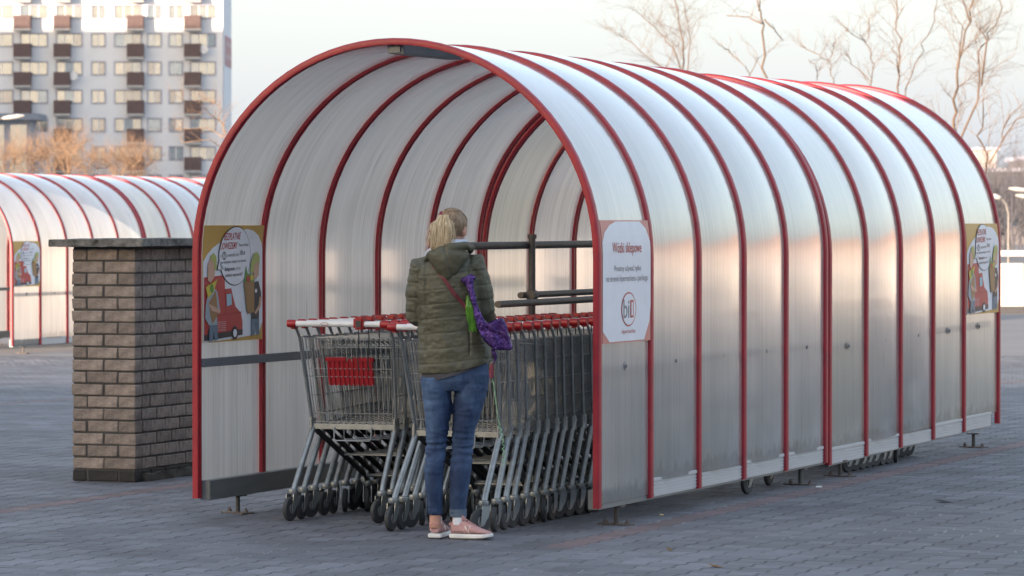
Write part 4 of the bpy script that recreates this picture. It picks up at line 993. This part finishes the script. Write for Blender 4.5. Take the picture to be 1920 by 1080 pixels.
    sc_ = MB(); sc_.tube([q(800, 480, -.03), q(815, 468, -.06), q(835, 461, -.075), q(858, 457, -.06), q(872, 457, -.02), q(868, 460, .05)], [.018, .024, .026, .024, .02, .015], 12)
    sm = remesh(sc_, 'scarf', pale, .006, 3); displace(sm, lambda c, n: mnoise.noise(Vector(c) * 40) * .005); link('scarf', sm, body)
    # hair drawn back to a high ponytail
    hc = MB(); blob(hc, H(0, -0.014, 0.024), 0.076, 0.093, 0.084, 24, 16, Rz); blob(hc, H(0, -0.055, -0.02), 0.055, 0.045, 0.06, 20, 12, Rz)
    hcm = remesh(hc, 'hair', brownh, .005, 3)
    bm = bmesh.new(); bm.from_mesh(hcm)
    inv = Rz.transposed()
    kill = [f for f in bm.faces if (lambda c: c.y > 0.052 - 0.25 * max(c.z - 0.03, 0) and c.z < 0.075 or (c.y > 0.0 and c.z < -0.005))(inv @ (f.calc_center_median() - hd))]
    bmesh.ops.delete(bm, geom=kill, context='FACES'); bm.to_mesh(hcm); bm.free()
    tie = q(837, 405, -0.005)
    displace(hcm, lambda c, n: 0.0022 * math.sin(math.atan2(c[2] - tie.z, c[0] - tie.x) * 70 + c[1] * 40)); ho = link('hair', hcm, body)
    rs = random.Random(9); st = MB()
    for i in range(420):                                                     # ponytail strands
        a = rs.uniform(0, 2 * math.pi); rr = math.sqrt(rs.random()); o_ = Vector((math.cos(a) * rr, math.sin(a) * rr, 0))
        L_ = rs.uniform(.7, 1.08); wv = rs.uniform(0, 6)
        P = [tie + o_ * .016, tie + Vector((-.012, -.04, .004)) + o_ * .024, q(829, 425, -.075) + Vector((o_.x * .052, o_.y * .03, 0)), q(828, 446, -.085) + Vector((o_.x * .055, o_.y * .03, 0)), q(824 + 3 * math.sin(wv), 446 + 24 * L_, -.085) + Vector((o_.x * (.045 + .02 * math.sin(wv)), o_.y * .03, 0))]
        Q = []
        for k in range(len(P) - 1):
            for m_ in range(3):
                t_ = m_ / 3; Q.append(P[k].lerp(P[k + 1], t_) + Vector((math.sin(wv + k * 1.4 + t_) * .003, 0, 0)))
        Q.append(P[-1]); st.tube(Q, [.0022] * (len(Q) - 2) + [.0016, .0007], 3, False)
    for i in range(60):                                                      # flyaway hairs
        a = rs.uniform(0, 2 * math.pi); o_ = Vector((math.cos(a), math.sin(a) * .5, 0)); wv = rs.uniform(0, 6)
        st.tube([tie + o_ * .02, q(830, 420, -.06) + o_ * rs.uniform(.05, .066), q(827, 445, -.08) + o_ * rs.uniform(.055, .08), q(825, 462 + rs.uniform(-6, 10), -.085) + o_ * rs.uniform(.045, .085)], [.0012, .0011, .001, .0005], 3, False)
    pt = link('ponytail', st.mesh('ponytail', blonde, fix=False), ho); pt['label'] = 'lighter blonde ponytail'
    s2 = MB()
    for i in range(90):                                                      # loose strands combed back over the crown
        a = rs.uniform(-1.2, 1.2); y0 = rs.uniform(.02, .06); d0 = Vector((math.sin(a) * .076, y0, math.cos(a) * .06 + .036))
        pts = []
        for k in range(6):
            t_ = k / 5; pp = (H(*d0)).lerp(tie, t_); c_ = H(0, -.014, .024); dv = inv @ (pp - c_)
            e_ = math.sqrt((dv.x / .0775) ** 2 + (dv.y / .0945) ** 2 + (dv.z / .0855) ** 2); pts.append(c_ + Rz @ (dv / max(e_, .4) * rs.uniform(1.0, 1.02)))
        s2.tube(pts, .0013, 3, False)
    link('loose_strands', s2.mesh('loose_strands', brownh, fix=False), ho)
    sb = MB(); ring = [tie + Matrix.Rotation(R(35), 3, 'X') @ Vector((.03 * math.cos(a_ * math.pi / 10), .028 * math.sin(a_ * math.pi / 10), 0)) for a_ in range(21)]
    sb.tube(ring, .014, 10, False); sm = remesh(sb, 'scrunchie', scr, .004, 1); displace(sm, lambda c, n: mnoise.noise(Vector(c) * 90) * .006); link('scrunchie', sm, ho)
    er = MB(); ec = H(.079, -.002, -.046); er.tube([ec + Vector((.009 * math.cos(a_ * math.pi / 8), 0, .009 * math.sin(a_ * math.pi / 8))) for a_ in range(17)], .0022, 6); er.build('earring', white, body, smooth=60)
    # shoes
    def shoe(p0, ang, name_label):
        root = empty('shoe', (p0.x, p0.y, 0), ang, body); root['label'] = name_label; root.scale = (1, 0.9, 1)
        def ring(y, w_, z0, z1): return y, w_, z0, z1
        so = MB(); prof = [(-.052, .026, .0), (-.04, .036, .0), (0, .037, .0), (.06, .038, .0), (.12, .046, .0), (.165, .044, .003), (.195, .03, .008), (.207, .012, .012)]
        n = len(prof)
        def slab(z0, z1, gr):
            m_ = MB(); L_ = [( -(w_ + gr), y, lift) for y, w_, lift in prof]; R_ = [((w_ + gr), y, lift) for y, w_, lift in prof][::-1]
            o_ = L_ + R_; k = len(o_); m_.add([(x, y, z0 + l) for x, y, l in o_] + [(x, y, z1 + l * .6) for x, y, l in o_], [tuple(range(k))[::-1], tuple(range(k, 2 * k))] + [(i, (i+1) % k, k + (i+1) % k, k + i) for i in range(k)]); return m_
        slab(0.001, .007, -.001).build('outsole', M['rubber'], root, bevel=.001); slab(.0072, .028, .001).build('midsole', white, root, bevel=.004)
        up = MB(); sec_ = [(-.046, .024, .085, .03), (-.035, .033, .098, .03), (-.005, .036, .1, .03), (.03, .036, .098, .03), (.06, .037, .088, .03), (.1, .04, .07, .03), (.14, .043, .056, .03), (.175, .036, .047, .03), (.198, .018, .04, .03)]
        vs, k = [], 14
        for y, w_, zt, zb in sec_:
            for i in range(k):
                a_ = 2 * math.pi * i / k; c_, s_ = math.cos(a_), math.sin(a_); tp = .8 if zt > .08 else 1
                vs.append((w_ * c_ * (1 if s_ < 0 else tp), y, (zb + zt) / 2 + (zt - zb) / 2 * math.copysign(abs(s_) ** .7, s_)))
        m_ = len(sec_); up.add(vs, [(i*k+j_, i*k+(j_+1) % k, (i+1)*k+(j_+1) % k, (i+1)*k+j_) for i in range(m_-1) for j_ in range(k)] + [tuple(range(k))[::-1], tuple((m_-1)*k + i for i in range(k))])
        um = remesh(up, 'upper', pink, .0035, 5); displace(um, lambda c, n: mnoise.noise(Vector(c) * 60) * .0012); uo = link('upper', um, root)
        MB().tube([(-.02, -.05, .075), (0, -.053, .085), (.02, -.05, .075)], .006, 6).build('heel_tab', mat('pink_tab', (.6, .3, .28), .7), uo, smooth=60)
        for i in range(5): MB().tube([(-.022, .045 + i * .016, .094 - i * .0075), (0, .045 + i * .016, .103 - i * .0085), (.022, .045 + i * .016, .094 - i * .0075)], .0028, 5).build('lace', mat('pink_lace', (.6, .32, .3), .8), uo)
        tg = MB().box(-.02, .02, .018, .034, .095, .122).build('tongue', pink, uo, bevel=.005)
        sk = MB().loft([(0, -.005, .075, .031, .036), (0, -.003, .112, .03, .033)], 18).build('sock', mat('white_sock', (.7, .72, .78), .9), root, smooth=60)
        cuv = bpy.data.curves.new('emblem', 'FONT'); cuv.body = 'N'; cuv.size = .052; cuv.align_x = 'CENTER'; cuv.shear = .25; cuv.offset = .0012
        for s_ in (-1, 1):
            o_ = bpy.data.objects.new('t', cuv); COL.objects.link(o_); dg = bpy.context.evaluated_depsgraph_get(); dg.update(); em = bpy.data.meshes.new_from_object(o_.evaluated_get(dg), depsgraph=dg); bpy.data.objects.remove(o_)
            ub = BVHTree.FromPolygons([v.co.copy() for v in um.vertices], [tuple(f.vertices) for f in um.polygons])
            for v in em.vertices:
                yy, zz = .058 + s_ * v.co.x, .036 + v.co.y
                h_ = ub.ray_cast(Vector((s_ * .2, yy, zz)), Vector((-s_, 0, 0)))[0]; v.co = ((h_.x if h_ else s_ * .036) + s_ * .0045, yy, zz)
            em.materials.clear(); em.materials.append(mat('pale_emblem', (.8, .7, .68), .5)); link('emblem', em, uo)
    shoe(q(818, 0, .02), R(-12), 'pink trainer seen from the heel'); shoe(q(861, 0, -.02), R(-112), 'pink trainer pointing right with a pale N')
    # cross-body strap lying on the jacket
    S_ = [back(u, v, .005) for u, v in ((812, 497), (822, 508), (832, 521), (843, 537), (854, 552), (866, 566), (876, 578), (886, 592))]
    sm = MB()
    for i in range(len(S_) - 1):
        pass
    vs = []
    for p_ in S_:
        for dx, dz_, dy in ((-.009, -.008, 0), (.009, .008, 0), (.009, .008, -.004), (-.009, -.008, -.004)): vs.append(p_ + Vector((dx * .75, dy, -dz_ * -.9 * 1)))
    k = len(S_); sm.add(vs, [(i*4+j_, i*4+(j_+1) % 4, (i+1)*4+(j_+1) % 4, (i+1)*4+j_) for i in range(k-1) for j_ in range(4)] + [(0, 1, 2, 3), tuple((k-1)*4 + i for i in range(4))])
    sm.build('shoulder_strap', maroon, body)
    # things she carries
    Z7 = lambda x, y: (740 + x / 3.176, 380 + y / 3.176)
    def cloth(name, outline, y0, thick, mt, vox, amp, freq, label, cat):
        P = [q(*Z7(*o_)) for o_ in outline]; mb = MB().prism([(p_.x, p_.z) for p_ in P], y0, y0 + thick, lambda x, z, y: (x, y, z))
        bm = bmesh.new(); m0 = mb.mesh(name, None); bm.from_mesh(m0); bmesh.ops.triangulate(bm, faces=[f for f in bm.faces if len(f.verts) > 4]); bm.to_mesh(m0); bm.free()
        me = evalmesh(m0, [('REMESH', dict(mode='VOXEL', voxel_size=vox)), ('SMOOTH', dict(factor=.5, iterations=5))], name); me.materials.clear(); me.materials.append(mt)
        displace(me, lambda c, n: mnoise.noise(Vector((c[0] * freq + c[2] * 9, c[1] * freq, c[2] * freq * .6))) * amp + mnoise.noise(Vector(c) * freq * 3) * amp * .35)
        me.polygons.foreach_set('use_smooth', [True] * len(me.polygons))
        o_ = link(name, me, None, base)
        if label: tag(o_, label, cat)
        return o_
    purple = mat('purple_foil', (0.035, 0.012, 0.1), 0.2, 0.6, contrast=(0.46, 0.66), col2=(0.16, 0.08, 0.34), scale=45, bump=.7, bscale=120)  # lighter flecks put sparkles and highlights into the foil colour
    pin = mat('purple_lining', (0.045, 0.012, 0.11), 0.4, 0.3, var=.3, scale=30)
    yb = back(895, 580).y
    bag = cloth('purple_bag', [(500, 690), (560, 712), (640, 684), (668, 742), (700, 858), (690, 873), (600, 868), (548, 825), (510, 780), (488, 730)], yb - .13, .12, purple, .006, .012, 24, 'shiny purple shopping bag hanging at the woman right side', 'bag')
    for nm, ol, y0, th, mt_ in (('folded_edge', [(398, 455), (425, 438), (452, 420), (488, 440), (472, 462), (476, 540), (496, 620), (528, 690), (566, 740), (604, 768), (570, 800), (520, 770), (488, 722), (470, 640), (455, 560), (432, 505)], yb - .085, .04, purple), ('lining', [(540, 722), (636, 690), (662, 742), (690, 845), (622, 770), (575, 760)], yb - .142, .02, pin), ('handle_loop', [(572, 865), (598, 868), (610, 915), (600, 958), (578, 962), (592, 920)], yb - .05, .025, purple)):
        c_ = cloth(nm, ol, y0, th, mt_, .005, .008, 30, None, None); c_.parent = bag; c_.location = (0, 0, 0)
    gm = mat('green_plastic', (0.015, 0.085, 0.01), 0.3, col2=(0.12, 0.33, 0.03), scale=12, stretch=(5, 5, .8))
    gr = MB()
    for i in range(9):
        x = 424 + i * 5.2; gr.tube([q(*Z7(432 + i * 1.6, 548 + (i % 3) * 6), yb - .03 - (i % 2) * .01), q(*Z7(x + 4, 620), yb - .045), q(*Z7(x + 12, 700), yb - .03), q(*Z7(x + 22, 772 - (i % 4) * 8), yb - .025)], [(.006, .009), (.007, .011), (.006, .009), (.003, .006)], 6)
    gc = link('green_tote', remesh(gr, 'green_tote', gm, .0035, 2), None, base); tag(gc, 'crumpled bright green bag tucked behind the purple bag', 'bag')
    tas = MB().tube([q(*Z7(580, 955), -.13), q(*Z7(577, 1000), -.13), q(*Z7(576, 1040), -.13)], [.008, .013, .011], 8); ts = tas.build('key_pouch', mat('dusty_red', (.18, .03, .05), .7, bump=.5), None, smooth=60, loc=base); tag(ts, 'small dusty red pouch hanging below the purple bag', 'pouch')
    sg = MB(); pts = []
    for i in range(60):
        t_ = i / 59; u = 924 + 22 * t_ + (2.2 * math.sin(i * 1.35) * max(t_ - .3, 0) * 1.6); v = 708 + 165 * t_
        if t_ > .5: u = 924 + 22 * .5 + 11 * math.sin((t_ - .5) * 4.2) * .9 + 2.6 * math.sin(i * 1.7)
        pts.append(q(u, v, -.13 + .004 * math.sin(i)))
    sg.tube(pts, .0021, 5); so_ = sg.build('green_string', mat('mint_string', (.25, .5, .28), .8), None, smooth=60, loc=base); tag(so_, 'thin pale green string dangling from the red pouch', 'string')
person()

# ------------------------------------------------------------------ litter on the paving
def litter(name, u, v, dims, col, label, cat, rot):
    Y = FPX * CAMH / (v - (540 - FPX * math.tan(PITCH))); p_ = px(u, v, Y); lx, ly, lz = dims; mb = MB()
    if name == 'dry_leaf': mb.add([(0, -ly, .002), (lx * .6, -ly * .3, .006), (lx * .5, ly * .5, .014), (0, ly, .018), (-lx * .6, ly * .4, .01), (-lx * .5, -ly * .4, .004), (0, 0, .001), (0, -ly, .0), (lx * .6, -ly * .3, .004)], [(0, 1, 6), (1, 2, 6), (2, 3, 6), (3, 4, 6), (4, 5, 6), (5, 0, 6)])
    else: mb.tube([(-lx, 0, lz), (0, 0.003, lz), (lx, 0, lz)], [lz, lz * 1.05, lz * .9], 8)
    o = mb.build(name, mat('litter_' + name, col, .8), None, smooth=50, loc=(p_.x, p_.y, gz(p_.y) + .001), rot=(0, 0, rot)); tag(o, label, cat)
litter('dry_leaf', 1342, 1065, (.03, .045, .0), (.2, .1, .04), 'brown dry leaf on the paving below the first panels', 'leaf', 1.2)
litter('dry_leaf', 1256, 1034, (.02, .03, .0), (.14, .1, .05), 'small dark leaf left of the brown leaf', 'leaf', .4)
litter('dry_leaf', 1770, 943, (.05, .07, .0), (.03, .03, .03), 'dark scrap on the paving at the far right', 'scrap', .9)
litter('cigarette_butt', 1241, 968, (.013, 0, .005), (.6, .45, .25), 'cigarette butt near the first outer panel', 'litter', .5)
litter('cigarette_butt', 1536, 916, (.02, 0, .007), (.7, .7, .7), 'white paper bit by a shelter leg', 'litter', .1)
